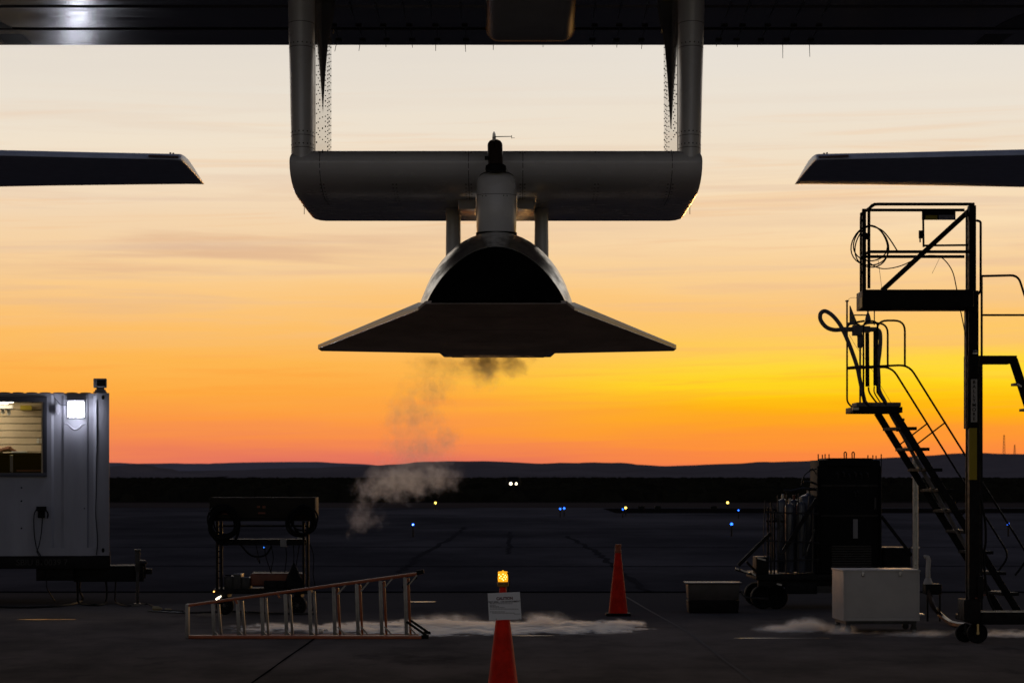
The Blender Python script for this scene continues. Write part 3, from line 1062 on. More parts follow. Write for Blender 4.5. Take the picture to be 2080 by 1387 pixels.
# air-data probe on top of the column
b = MB()
b.tube([P(1007, 345, 21.60), P(1006, 320, 21.62), P(1005.5, 296, 21.66)], [0.056, 0.058, 0.058], 20)
b.lathe(P(1005.5, 296, 21.66), [(0.058, 0), (0.055, 0.018), (0.042, 0.036), (0.02, 0.046), (0.004, 0.048)], 20)
b.lathe(P(1007, 345, 21.60), [(0.076, -0.012), (0.080, 0.004), (0.077, 0.03), (0.060, 0.042)], 20, 1)
b.pbox(984.5, 317, 992, 323, 21.58, 21.66, 1)
probe = b.build('air_data_probe', [M['brown_metal'], M['black_steel']], pylon)
b = MB()
b.loft([[P(x0_, yy, D) for x0_, D in ((xm - hw3, 21.62), (xm, 21.585), (xm + hw3, 21.62), (xm, 21.70))] for yy, xm, hw3 in ((316, 1004.5, 1.6), (292, 1004, 3.8), (280, 1003.7, 3.9), (272, 1003.5, 3.0), (267.5, 1003.4, 1.0))])
b.build('blade', M['brown_metal'], probe)
b = MB()
b.cyl(P(1006, 278, 21.64), P(1039, 277.5, 21.64), 0.0036, 0.0028, 6)
b.cyl(P(1039.3, 275, 21.64), P(1039.3, 281.6, 21.64), 0.0022, 0.0022, 6)
b.cyl(P(1039.3, 280.6, 21.64), P(1045.5, 280.6, 21.64), 0.0016, 0.0016, 6)
b.build('vane', M['black_steel'], probe)

# horizontal stabilizers of the twin tails
def stabilizer(sgn):
    Xc = -0.225
    zs = CZ + (HY - 374) * 51.5 / F

    def xx(px, D):
        X = (px - CX) * D / F
        return X if sgn < 0 else 2 * Xc - X

    def sect(X, le, te, th, dX=0.0):
        ch = te - le
        up = [(0, .0), (.004, .30), (.015, .52), (.04, .74), (.08, .88), (.16, 1.0), (.3, 1.05), (.5, .85), (.75, .45), (1, .06)]
        lo = [(1, .0), (.94, -.135), (.75, -.14), (.4, -.12), (.12, -.12), (.03, -.10), (.006, -.06)]
        return [(X + dX * u_, le + u_ * ch, zs + 0.008 + v_ * th) for u_, v_ in up + lo]
    b = MB()
    rings = [sect(xx(-620, 47), 46.2, 52.8, 0.20), sect(xx(0, 47.1), 47.0, 51.9, 0.152)]
    for px, le, te, th in ((200, 47.35, 51.7, 0.150), (330, 47.55, 51.6, 0.148)):
        rings.append(sect(xx(px, le + .2), le, te, th))
    # square-cut tip with a small radius
    for X, le, te, th in ((-5.60, 47.60, 51.62, 0.147), (-5.565, 47.64, 51.62, 0.144), (-5.545, 47.72, 51.62, 0.136), (-5.531, 47.86, 51.62, 0.120), (-5.522, 48.15, 51.62, 0.092), (-5.518, 48.6, 51.62, 0.05), (-5.516, 49.3, 51.6, 0.015)):
        k_ = -.064 * (te - le) / 4.0
        X += -.064 * (le - 47.6) / 4.0
        rings.append(sect(X if sgn < 0 else 2 * Xc - X, le, te, th, k_ * (1 if sgn < 0 else -1)))
    if sgn > 0:
        rings = [list(reversed(r_)) for r_ in rings]
    b.loft(rings)
    st = b.build('stabilizer', M['stab'], plane, smooth=50)
    b = MB()
    A_, B_ = Vector((xx(302, 47.5), 47.475, zs + 0.055)), Vector((xx(361, 47.5), 47.60, zs + 0.05))
    b.bar(A_, B_, 0.06, 0.03)
    b.build('light_strip', M['strip_red'], st)
    b = MB()
    for px, h_ in ((346, .05), (352, .03)):
        b.cyl((xx(px, 48), 48.0, zs + .12), (xx(px, 48), 48.0, zs + .155 + h_ * .35), 0.02, 0.015, 8)
    b.build_each('vent_stub', M['black_steel'], st)


stabilizer(-1)
stabilizer(1)
# twin booms that carry the wing and the stabilizers (outside the picture on both sides)
for sgn in (-1, 1):
    b = MB()
    rings = []
    for Y, r_, z in ((2, .15, 6.2), (4, .8, 6.2), (8, 1.25, 6.3), (14, 1.4, 6.4), (26, 1.4, 6.4), (36, 1.15, 6.7), (46, .8, 7.0), (54, .35, 7.2), (55.5, .08, 7.25)):
        rings.append([(-.22 + sgn * 13.6 + r_ * math.cos(R(a)), Y, z + r_ * math.sin(R(a))) for a in range(0, 360, 18)])
    b.loft(rings)
    b.build('fuselage_boom', M['plane_white'], plane, smooth=50)

# ------------------------------------------------------------------ spaceplane hung under the pylon
ZB = CZ + (HY - 617) * 19.0 / F
XC = (1008 - CX) * 19.5 / F
XT = (1010 - CX) * 26 / F
sp = thing('spaceplane', (XC, 23, ZB), 'dark arrow-winged spaceplane hanging under the white pylon', 'spaceplane')


def xc(D):
    return XC + (XT - XC) * (D - 19.5) / 6.5


NA = 28


def arch(D, hw, h, ex=1.2):
    return [(xc(D) + hw * math.cos(R(180 * k / NA)), D, ZB + h * max(0.0, math.sin(R(180 * k / NA))) ** ex + 0.004) for k in range(NA + 1)]


b = MB()   # black nose cap
hwn = 142.5 * 19.0 / F
h19 = (617 - 500.5) * 19.1 / F
rings = [arch(19.0, hwn * .93, h19 * .93, 1.7), arch(19.03, hwn * .985, h19 * .98, 1.7), arch(19.1, hwn, h19, 1.7)]
b.loft(rings)
b.build('nose_cap', M['black_tile'], sp, smooth=50)
b = MB()   # body shell
h215 = (HY - 474.5) * 21.5 / F + CZ - ZB
hb_ = 158.5 * 19.75 / F
rings = [arch(19.102, hwn * 1.003, h19 + .003, 1.7), arch(19.4, hwn * 1.06, h19 + (h215 - h19) * .17, 1.6), arch(19.75, hb_, h19 + (h215 - h19) * .36, 1.5), arch(20.2, hb_ * 1.02, h19 + (h215 - h19) * .58, 1.33),
         arch(20.8, hb_ * 1.045, h19 + (h215 - h19) * .83, 1.18), arch(21.5, hb_ * 1.075, h215, 1.08), arch(23, hb_ * 1.10, h215 + 0.01, 1.05),
         arch(25.5, hb_ * 1.07, h215 - 0.02, 1.1), arch(27.6, hb_ * .95, h215 - 0.12, 1.1)]
b.loft(rings)
b.build('body', M['dark_gloss'], sp, smooth=50)
# flat belly plate with a shallow keel at the tail
def bx(px, D):
    return (px - CX) * D / F


b = MB()
DT = (ZB - CZ - 0.0) * F / (HY - 726.5)
D0 = 19.0
ncl, ncr = bx(865, D0), bx(1150.5, D0)
LEl, LEr = bx(849.5, 19.75), bx(1167, 19.75)
wl, wr = (-1.80, 1.514)
DW = 26.3
zbl = ZB + 0.001
top = [(ncl, D0), (LEl, 19.75), (bx(901.5, 26.68), 26.68), (bx(919, DT), DT), (bx(1104, DT), DT), (bx(1119, 26.68), 26.68), (LEr, 19.75), (ncr, D0)]
b.loft([[(x, y, zbl) for x, y in top], [(x, y, ZB + 0.02) for x, y in top]])
for D in (20.6, 22.4, 24.3, 26.0):
    w0 = LEl + .05 - (D - 19.75) * .10
    w1 = LEr - .05 + (D - 19.75) * .10
    w0, w1 = max(w0, bx(905, D)), min(w1, bx(1112, D))
    b.add([(w0, D, ZB), (w1, D, ZB), (w1, D + .02, ZB), (w0, D + .02, ZB)], [(0, 1, 2, 3)], 1)
belly = b.build('belly', [M['belly'], M['seam']], sp, smooth=0)
b = MB()
for px, py in ((868, 643), (875, 643), (882, 644), (1140, 643), (1148, 643)):
    D = (ZB - CZ) * F / (HY - py)
    b.disc((bx(px, D), D, ZB), (0, 0, -1), 0.006, 0.001, 6)
b.build_each('drain_hole', M['seam'], belly, smooth=0)
for sgn in (-1, 1):
    b = MB()
    xr = LEl if sgn < 0 else LEr
    tipx = bx(648, 25.9) if sgn < 0 else bx(1372, 25.9)
    zw = ZB + 0.002
    # wing: bottom skin, blunt sloping leading edge, top skin
    def wsec(s):
        x = xr + (tipx - xr) * s
        le = 19.76 + (25.75 - 19.76) * s
        te = 26.68 - .48 * s
        h_ = 0.060 * (1 - s) + 0.038 * s
        bk = 0.075 * (1 - s) + 0.02
        return [(x, le, zw), (x, le + bk * 0.10, zw + h_ * 0.62), (x, le + bk * 0.45, zw + h_ * 0.92), (x, min(te - .01, le + bk), zw + h_), (x, max(te - 0.03, le + bk), zw + h_ * 0.7 + 0.004), (x, te, zw)]
    inner = -sgn * 0.25
    r0 = wsec(0)
    xn = ncl if sgn < 0 else ncr
    def nsec(x, le):
        return [(x, le, zw), (x, le + .03, zw + .004), (x, le + .12, zw + .008), (x, le + .3, zw + .012), (x, 26.65, zw + .01), (x, 26.68, zw)]
    rings = [nsec(xn + inner * 1.6, 19.4), nsec(xn + inner * .1, 19.05)] + [wsec(s) for s in (0, .15, .3, .45, .6, .75, .9, .97, 1.0)]
    b.loft(rings)
    # underside gets the belly skin
    ob = b.build('wing', [M['lead_edge'], M['belly']], sp, smooth=40)
    for p in ob.data.polygons:
        if max(ob.data.vertices[i].co.z for i in p.vertices) < 0.0035:
            p.material_index = 1
    b = MB()
    a0, a1 = Vector(wsec(0.02)[0]), Vector(wsec(0.99)[0])
    b.cyl(a0 + Vector((0, -.004, 0)), a1 + Vector((0, -.004, 0)), 0.004, 0.004, 6)
    b.build('edge_strip', M['steel'], ob)

# ------------------------------------------------------------------ office container on its trailer
DC = 38.9
s_ = DC / F
O = P(222, 1128, DC)
dd = Vector((O.x, O.y, 0)).normalized()
ee = Vector((dd.y, -dd.x, 0))
RZ = math.degrees(math.atan2(ee.y, ee.x))


def C(x, y, wd=0.0):
    return O + ee * ((x - 222) * s_) + Vector((0, 0, (1128 - y) * s_)) + dd * wd


def cbox(b, x0, y0, x1, y1, w0, w1, m=0):
    a = [C(x0, y1, w0), C(x1, y1, w0), C(x1, y1, w1), C(x0, y1, w1)]
    t_ = [C(x0, y0, w0), C(x1, y0, w0), C(x1, y0, w1), C(x0, y0, w1)]
    return b.loft([a, t_], m=m)


office = thing('office_container', C(-200, 1128, 1.2), 'white container office with a lit window and a glaring wall lamp', 'container')
W2 = 2.42
XLm = -700
b = MB()
cbox(b, XLm, 805, -140, 1112, 0.0, 0.05)
cbox(b, -140, 968, 97, 1112, 0.0, 0.05)
cbox(b, -140, 803, 97, 806, 0.0, 0.05)
pr = [(97, 0.0), (106, 0.0), (111, .030), (126, .030), (131, 0.0), (177, 0.0), (181, .030), (190, .030), (196, 0.0)]
for (xa, wa), (xb, wb) in zip(pr, pr[1:]):
    b.add([C(xa, 1112, wa), C(xb, 1112, wb), C(xb, 803, wb), C(xa, 803, wa)], [(0, 1, 2, 3)])
cbox(b, 97, 803, 196, 1112, 0.035, 0.05)
cbox(b, XLm, 1112, 196, 1128, -0.012, 0.06)           # bottom rail
cbox(b, XLm, 799, 196, 803, -0.02, 0.06)           # top rail
cbox(b, 216, 803, 222, 1128, 0.06, W2)
cbox(b, XLm, 803, XLm + 6, 1128, 0.06, W2)
cbox(b, XLm, 803, 222, 1128, W2, W2 + 0.04)
cbox(b, XLm, 1118, 216, 1128, 0.06, W2)
walls = b.build('wall', M['cont'], office, smooth=20)
b = MB()
cbox(b, 196, 798, 222, 1128, -0.02, 0.14)
post = b.build('corner_post', M['cont'], office, bevel=0.006)
b = MB()
for yy in (807, 1117):
    p = C(209.5, yy, -0.021)
    b.loft([[p + ee * (0.020 * math.cos(R(a))) + Vector((0, 0, .032 * math.sin(R(a)))) - dd * off for a in range(0, 360, 30)] for off in (0, .003)])
b.build_each('lifting_hole', M['black'], post)
b = MB()
n = 0
x = XLm
while x < 190:
    cbox(b, x, 797.5, min(x + 21, 194), 799.2, -0.03, W2)
    b.add([C(x, 799.2, -0.03), C(x + 6, 797.2, -0.03), C(x + 15, 797.2, -0.03), C(min(x + 21, 194), 799.2, -0.03), C(x, 799.2, W2), C(x + 6, 797.2, W2), C(x + 15, 797.2, W2), C(min(x + 21, 194), 799.2, W2)],
          [(0, 1, 2, 3), (0, 4, 5, 1), (1, 5, 6, 2), (2, 6, 7, 3)])
    x += 27
cbox(b, XLm, 799.3, 216, 803, 0.06, W2)
b.build('roof', M['cont_dark'], office, smooth=0)
# window
b = MB()
cbox(b, -140, 806, 97, 817, -0.03, 0.06)
cbox(b, -140, 960, 97, 968, -0.03, 0.06)
cbox(b, 89, 817, 97, 960, -0.03, 0.06)
cbox(b, -140, 817, -132, 960, -0.03, 0.06)
win = b.build('window', M['cont_dark'], office, bevel=0.004)
b = MB()
cbox(b, 86, 817, 89, 960, -0.01, 0.05)
b.build('window_jamb', M['room_wall'], win)
M['glass'] = bpy.data.materials.new('window_glass')
M['glass'].use_nodes = True
k = N(M['glass'].node_tree)
tb = k.new('ShaderNodeBsdfTransparent')
gb = k.new('ShaderNodeBsdfGlossy')
gb.inputs['Roughness'].default_value = 0.02
mx = k.new('ShaderNodeMixShader')
mx.inputs[0].default_value = 0.012
k.l.new(tb.outputs[0], mx.inputs[1])
k.l.new(gb.outputs[0], mx.inputs[2])
k.l.new(mx.outputs[0], k.n['Material Output'].inputs[0])
b = MB()
cbox(b, -132, 817, 86, 960, 0.02, 0.026)
b.build('pane', M['glass'], win)
# room behind the window
b = MB()
yy = 795
while yy < 1000:
    cbox(b, XLm + 10, yy, 200, yy + 13.6, W2 - 0.10, W2 - 0.03)
    yy += 15
cbox(b, 196, 806, 200, 1110, 0.1, W2 - 0.1)
cbox(b, XLm + 8, 806, XLm + 12, 1110, 0.1, W2 - 0.1)
b.build('slat_wall', M['room_wall'], office, smooth=0, bevel=0.004, bseg=1)
b = MB()
cbox(b, XLm + 10, 795, 200, 1000, W2 - 0.028, W2 - 0.02)
b.build('wall_backing', M['room_dark'], office, smooth=0)
b = MB()
cbox(b, XLm + 10, 803.5, 200, 806, 0.1, W2 - 0.1)
b.build('room_ceiling', M['paper'], office, smooth=0)
for x0_, x1_, w_ in ((-190, 25, 1.0), (-190, 10, 1.75)):
    b = MB()
    cbox(b, x0_, 809, x1_, 814, w_, w_ + 0.16)
    b.build('tube_lamp', M['room_lamp'], office, bevel=0.01)
b = MB()
cbox(b, -40, 818, 22, 826, 1.3, 1.7)
cbox(b, -2, 826.2, 4, 836, 1.45, 1.55)
cbox(b, 10, 826.2, 17, 839, 1.45, 1.55)
b.build('hanging_shelf', M['paper'], office, bevel=.004)
b = MB()
cbox(b, 34, 816, 58, 826, W2 - .3, W2 - .11)
b.build('yellow_notice', M['yellow_card'], office)
b = MB()
cbox(b, 36, 954, 86, 957, .06, .16)
b.build('window_ledge', M['orange_paint'], win)
# flood lamp on the wall
b = MB()
cbox(b, 139, 817, 172, 848, -0.08, -0.02)
housing = b.build('lamp_housing', M['cont'], office, bevel=0.008)
b = MB()
cbox(b, 139.5, 817.5, 171.5, 847.5, -0.145, -0.0805)
flood = b.build('flood_lamp', M['lamp_white'], office, bevel=0.01)
b = MB()
cbox(b, 147, 822, 164, 842, -0.02, 0.02)
cbox(b, 138, 813.5, 173, 816.6, -0.115, 0.0)
b.build_each('lamp_bracket', M['cont'], flood)
b = MB()
cbox(b, 114, 822, 122, 838, -0.045, 0.0)
b.tube([C(118, 838, -0.02), C(118, 842, -0.02)], 0.012)
b.build('junction_box', M['cont'], office, bevel=0.004)
b = MB()
b.tube([C(112, 808, 0.02), C(124, 822, -.02), C(136, 823, -.03), C(142, 824, -0.03)], 0.006)
b.build('lamp_cable', M['cont_dark'], office)
b = MB()
pts = [C(132, 861, .012), C(139, 862, .008), C(146, 869, .006), C(153.5, 872.5, .006), (C(161, 869, .006)), C(168, 862, .008), C(176, 861, .012)]
b.tube(spline(pts, 5), 0.017, 6)
b.build('pressed_lip', M['cont'], walls)
b = MB()
for yy in (990, 1017, 1072):
    b.disc(C(46, yy, 0), -dd, 0.012, 0.006, 8)
b.disc(C(172, 1032, 0), -dd, 0.009, 0.006, 8)
b.build_each('bolt', M['black'], walls)
b = MB()
cbox(b, 76, 1028, 96, 1037, -0.09, 0)
cbox(b, 79, 1037, 93, 1051, -0.05, 0)
b.build('power_outlet', M['black'], office, bevel=0.004)
# camera head on the corner post
b = MB()
cbox(b, 190, 768.5, 217, 787, 0.0, 0.22)
head = b.build('security_camera', M['head_grey'], office, bevel=0.012)
tag(head, 'small grey camera head on the corner post')
b = MB()
cbox(b, 197, 772, 214, 784, -0.008, 0.0)
b.build('camera_glass', M['black'], head)
b = MB()
cbox(b, 196, 787, 212, 791, 0.04, 0.18)
cbox(b, 193, 791, 215, 795, 0.02, 0.20)
cbox(b, 190, 795.2, 217, 797.7, 0.0, 0.22)
b.build_each('camera_mount', M['head_grey'], head, bevel=0.003)

# furniture seen through the window
desk = thing('desk', C(0, 1118, 1.9), 'dark desk and cupboards inside the lit container window', 'desk')
b = MB()
cbox(b, -180, 918, 82, 921, 1.25, 2.25)
b.build('desk_top', M['room_dark'], desk)
b = MB()
cbox(b, 22, 921.5, 80, 1115, 1.5, 2.2)
b.build('cupboard', M['room_dark'], desk)
b = MB()
cbox(b, -180, 921.5, 14, 1115, 1.6, 2.2)
b.build('drawer_unit', M['room_dark'], desk)
b = MB()
cbox(b, 16, 923, 22, 957, 1.45, 1.5)
b.build('grey_panel', M['grey_card'], desk)
b = MB()
cbox(b, 20, 914.5, 50, 917.6, 1.3, 1.8)
tag(b.build('paper_stack', M['paper']), 'white paper stack on the desk inside the window', 'paper')
b = MB()
for (xx, yy, r_) in ((5, 911, .05), (12, 909, .055), (18, 912, .045), (25, 913.5, .03), (-3, 913, .05)):
    c_ = C(xx, yy, 1.5)
    b.lathe(c_ - Vector((0, 0, r_ * .6)), [(r_ * .5, 0), (r_, r_ * .5), (r_ * .8, r_ * 1.1), (r_ * .2, r_ * 1.3)], 10)
tag(b.build('leather_bag', M['hair']), 'crumpled brown bag lying on the desk inside the window', 'bag')
b = MB()
for xx in (69, 77):
    cbox(b, xx, 886, xx + 4, 890, W2 - .16, W2 - .11)
    cbox(b, xx - 1, 891, xx + 4, 896, W2 - .15, W2 - .11)
b.build_each('wall_socket', M['paper'], office)

# trailer under the container
trailer = thing('chassis_trailer', C(100, 1228, 1.0), 'black steel trailer chassis carrying the white container office', 'trailer')
b = MB()
cbox(b, XLm, 1128.6, 224, 1154, 0.0, 0.16)
cbox(b, XLm, 1128.6, 224, 1154, 2.2, 2.36)
for xx in (-500, -350, -200, -50, 60, 200):
    cbox(b, xx, 1132, xx + 10, 1150, 0.16, 2.2)
frame = b.build('frame', M['black_steel'], trailer, bevel=0.006)
b = MB()
cbox(b, 75, 1154.5, 150, 1179, 0.1, 0.9)
cbox(b, 150, 1150, 292, 1182, 0.2, 0.9)
cbox(b, 280, 1140, 296, 1176, 0.3, 0.8)
cbox(b, 294, 1157, 309, 1168, 0.4, 0.6)
b.build('drawbar', M['black_steel'], trailer, bevel=0.008)
b = MB()
cbox(b, 274, 1119, 284, 1160, 0.06, 0.18)
cbox(b, 273, 1116, 285, 1119, 0.04, 0.2, 0)
cbox(b, 276, 1160, 282, 1226, 0.08, 0.16, 0)
cbox(b, 272, 1226, 286, 1228.2, 0.03, 0.22)
b.tube([C(285, 1143, .1), C(298, 1143, .1)], 0.02)
b.build('jack', M['dark_steel'], trailer, bevel=0.004)
for wx in (-330, -230):
    b = MB()
    c_ = C(wx, 1186, 0.12)
    b.lathe(c_ - dd * 0.0, [(0.0, 0), (.16, 0), (.17, .03), (.26, .02), (.285, .06), (.285, .22), (.26, .26), (.17, .25), (0, .25)], 24, axis=dd)
    b.build('wheel', M['black'], trailer)
tl = text('lettering', 'SBIU 820039 7', C(87, 1141.5, -0.003), 0.115, M['chassis_ink'], trailer, rz=RZ, align='CENTER')

# cords and cables at the container
def cord(name, pts, r, m, label, cat='cable', n=6, group=None):
    b = MB()
    b.tube(spline(pts, n), r, 6)
    return tag(b.build(name, m), label, cat, group)


cord('power_cord', [C(82, 1033, -.10), C(75, 1036, -.08), C(71, 1050, -.05), (C(72, 1085, -.05)), C(76, 1110, -.05), C(80, 1120, -.06), C(86, 1131, -.05), C(92, 1160, .02), C(96, 1180, .0), C(98, 1195, -.05), G(112, 1224) + Vector((0, 0, .02))], 0.007, M['black'], 'thin black cord hanging in a long loop from the left of the outlet')
cord('power_cord', [C(88, 1050, -.04), C(86, 1080, -.05), C(81, 1108, -.05), C(77, 1118, -.05), C(83, 1131, -.05), C(84, 1145, -.04)], 0.007, M['black'], 'thin black cord hanging straight down from the outlet')
cord('power_cord', [C(95, 1035, -.09), C(99, 1042, -.06), C(98, 1052, -.05)], 0.010, M['black'], 'short black pigtail plug at the right of the outlet')
cord('camera_cable', [C(196.5, 812, -.026), C(197, 900, -.026), C(195.5, 1000, -.026), C(194.5, 1040, -.026), C(197, 1075, -.026), C(198.5, 1100, -.026), C(196, 1127, -.03)], 0.006, M['black'], 'black cable running down the container corner post')
cord('ground_cable', [C(157, 1182, .3), C(158, 1205, .2), G(161, 1227) + Vector((0, 0, .02)), G(190, 1231) + Vector((0, 0, .02)), G(212, 1228) + Vector((0, 0, .02)), C(217, 1205, .2), C(215, 1182, .3)], 0.014, M['black'], 'thick black cable looping under the trailer drawbar')
cord('ground_cable', [C(162, 1182, .35), C(162, 1200, .2), G(166, 1222) + Vector((0, 0, .02)), G(120, 1233) + Vector((0, 0, .02)), G(20, 1236) + Vector((0, 0, .02)), G(-80, 1230) + Vector((0, 0, .02))], 0.014, M['black'], 'black cable trailing left along the ground under the trailer')
cord('ground_cable', [C(235, 1182, .35), C(234, 1205, .2), G(236, 1225) + Vector((0, 0, .02)), G(262, 1233) + Vector((0, 0, .02)), G(300, 1229) + Vector((0, 0, .02)), G(322, 1240) + Vector((0, 0, .02)), G(372, 1244) + Vector((0, 0, .02))], 0.010, M['black'], 'black cable running from the trailer jack to the brass plug')
b = MB()
p = G(310, 1241)
b.tube([p + Vector((0, 0, .035)), p + Vector((.07, 0, .035)), p + Vector((.12, 0, .03))], [.03, .035, .015], 8)
b.tube([p + Vector((.16, 0, .02)), p + Vector((.24, 0, .02))], [.02, .018], 8)
tag(b.build('cable_plug', M['brass']), 'small brass cable plug lying on the concrete near the ladder top', 'plug')

# ------------------------------------------------------------------ step ladder lying on its side
LD = G(620, 1297).y
lad = thing('step_ladder', G(620, 1297), 'orange fibreglass step ladder lying on its side with steps upright', 'ladder')


def L(x, y, off=0.0):
    return P(x, y, LD + off)


def railc(b, p0, p1, hgt_, dep, m=0):
    p0, p1 = Vector(p0), Vector(p1)
    b.bar(p0, p1, dep, hgt_, m)


b = MB()
railc(b, L(382, 1229, .05), L(858, 1163, .05), 0.028, 0.085)
b.build('rail', M['fibre'], lad, bevel=0.006)
b = MB()
railc(b, L(382, 1292.5, .05), L(866, 1293.5, .05), 0.034, 0.085)
b.build('rail', M['fibre'], lad, bevel=0.006)


def rail_y(x):
    return 1229 + (x - 382) * (1163 - 1229) / (858 - 382)


steps = (431, 481, 530, 578, 627, 676, 723, 771, 821)
b = MB()
b.bar(L(381, 1226, .07), L(381, 1296, .07), 0.14, 0.036)
b.build('top_cap', M['alu'], lad, bevel=0.008)
for i, x in enumerate(steps):
    b = MB()
    a, c_ = L(x, rail_y(x) + 4, .045), L(x + 3, 1289, .045)
    b.bar(a, c_, 0.075, 0.020)
    b.bar(a + Vector((.012, -.03, 0)), c_ + Vector((.012, -.03, 0)), 0.006, 0.035)
    # foot bracket
    b.bar(L(x + 3, 1279, 0.0), L(x + 11, 1288.5, 0.0), 0.03, 0.012)
    st = b.build('step', M['alu'], lad, bevel=0.003)
    if i >= 5:
        b = MB()
        b.bar(L(x + 10, rail_y(x + 10) + 20, -.005), L(x + 26, rail_y(x + 26) + 3, -.005), 0.012, 0.016)
        b.bar(L(x + 10, 1272, -.005), L(x + 24, 1288, -.005), 0.012, 0.018)
        b.build_each('brace', M['alu'], st)
# back frame folded behind
b = MB()
railc(b, L(440, 1221, .30), L(845, 1166, .34), 0.03, 0.05)
railc(b, L(440, 1290, .30), L(850, 1289.5, .34), 0.03, 0.05)
back = b.build('back_frame', M['fibre'], lad, bevel=0.006)
for x in (440, 488, 536, 585, 634, 682, 727, 776, 825):
    b = MB()
    b.bar(L(x + 4, rail_y(x) + 6, .29), L(x + 9, 1288, .29), 0.05, 0.026)
    b.build('back_bar', M['fibre'] if x > 650 else M['alu'], back, bevel=0.003)
b = MB()
for x in (470, 556):
    b.bar(L(x + 7, rail_y(x) - 1, .0), L(x + 12, rail_y(x) + 9, .0), 0.01, 0.02)
b.build_each('gusset', M['fibre'], lad)
b = MB()
b.bar(L(818, 1193, .10), L(846, 1172, .25), 0.02, 0.02)
b.bar(L(826, 1262, .02), L(866, 1290, .02), 0.03, 0.026)
b.bar(L(832, 1258, .28), L(872, 1285, .28), 0.03, 0.026)
b.bar(L(846, 1163, .05), L(861, 1160, .05), 0.09, 0.045)
b.bar(L(856, 1293, .05), L(871, 1293, .05), 0.09, 0.045)
b.bar(L(860, 1284.5, .28), L(875, 1284.5, .28), 0.06, 0.03)
b.build_each('rubber_foot', M['black'], lad, bevel=0.004)
b = MB()
b.box(G(652, 1282, .03), (.05, .05, .06))
b.box(G(662, 1280, .015), (.05, .04, .03))
tag(b.build('hose_fitting', M['steel'], bevel=0.006), 'small metal hose fitting on the ground behind the ladder steps', 'fitting')

# ------------------------------------------------------------------ ground power cart with coils
KD = G(530, 1248).y
cart = thing('service_cart', G(530, 1248), 'black service cart on rubber wheels with a high cabinet and a dull orange tank', 'cart')


def K(x, y, off=0.0):
    return P(x, y, KD + off)


b = MB()
b.pbox(425, 1010, 640, 1052, KD + .0, KD + .65)
cab = b.build('cabinet', M['khaki'], cart, bevel=0.01)
b = MB()
for x0_, y0_, x1_, y1_ in ((522, 1027, 528, 1031), (533, 1027, 539, 1032), (524, 1040, 539, 1043.5), (450, 1039, 462, 1044), (604, 1038, 613, 1043)):
    b.pbox(x0_, y0_, x1_, y1_, KD - .012, KD + .0)
b.build_each('reflector', M['orange_paint'], cab)
b = MB()
b.pbox(430, 1052.3, 635, 1058, KD + .01, KD + .64)
b.pbox(440, 1066, 625, 1070, KD + .3, KD + .34)
for x in (441, 449.5, 616.5, 625):
    b.pbox(x - 2.5, 1058.3, x + 2.5, 1200, KD + .04, KD + .08)
for x in (441, 625):
    b.pbox(x - 2.5, 1058.3, x + 2.5, 1200, KD + .55, KD + .6)
for y_ in (1118, 1130, 1142, 1158, 1172):
    b.pbox(443.5, y_, 447, y_ + 2.5, KD + .04, KD + .07)
b.pbox(432, 1196, 628, 1206, KD + .0, KD + .64)
b.build('frame', M['black_steel'], cart, bevel=0.004)
b = MB()
b.pbox(444, 1095, 622, 1107, KD + .10, KD + .55)
shelf = b.build('shelf', M['black_steel'], cart, bevel=0.005)
b = MB()
b.pbox(569, 1094, 582, 1110, KD + .07, KD + .099)
b.build('switch_box', M['grey_card'], shelf, bevel=0.003)
b = MB()
b.pbox(535.5, 1110, 538, 1112.5, KD + .08, KD + .1)
b.build('indicator_lamp', M['small_blue'], shelf)
for i, (x, y_, m_) in enumerate(((434.5, 1201, 'small_orange'), (440, 1216, 'car_light'), (444.5, 1214, 'car_light'))):
    b = MB()
    b.lathe(K(x, y_, -.02), [(0, -.012), (.010, -.006), (.010, .006), (0, .012)], 8)
    b.bar(K(x, y_, .0), K(x + 4, y_ - 4, .04), .008, .008)
    o = b.build('side_lamp', [M[m_]], cart)
# wheels
for x, y_, r_ in ((456, 1229, 18.5), (604, 1229, 19.0)):
    for off in (.0, .58):
        b = MB()
        rr = r_ * KD / F
        c_ = K(x, 1248 - r_, off)
        b.lathe(c_, [(0, .0), (rr * .55, .0), (rr * .6, -.015), (rr * .9, -.01), (rr, .02), (rr, .07), (rr * .9, .10), (rr * .6, .1), (0, .09)], 22, axis=(0, 1, 0))
        wh = b.build('wheel', M['black'], cart)
        b = MB()
        for a in range(0, 360, 60):
            b.disc(c_ + Vector((math.cos(R(a)) * rr * .35, -.001, math.sin(R(a)) * rr * .35)), (0, -1, 0), .008, .006, 6)
        b.disc(c_ + Vector((0, -.001, 0)), (0, -1, 0), .03, .012, 10)
        b.build('hub', M['dark_steel'], wh)
b = MB()
b.pbox(448, 1206.4, 462, 1214, KD + .05, KD + .6)
b.pbox(597, 1206.4, 611, 1214, KD + .05, KD + .6)
b.build_each('axle', M['black_steel'], cart)
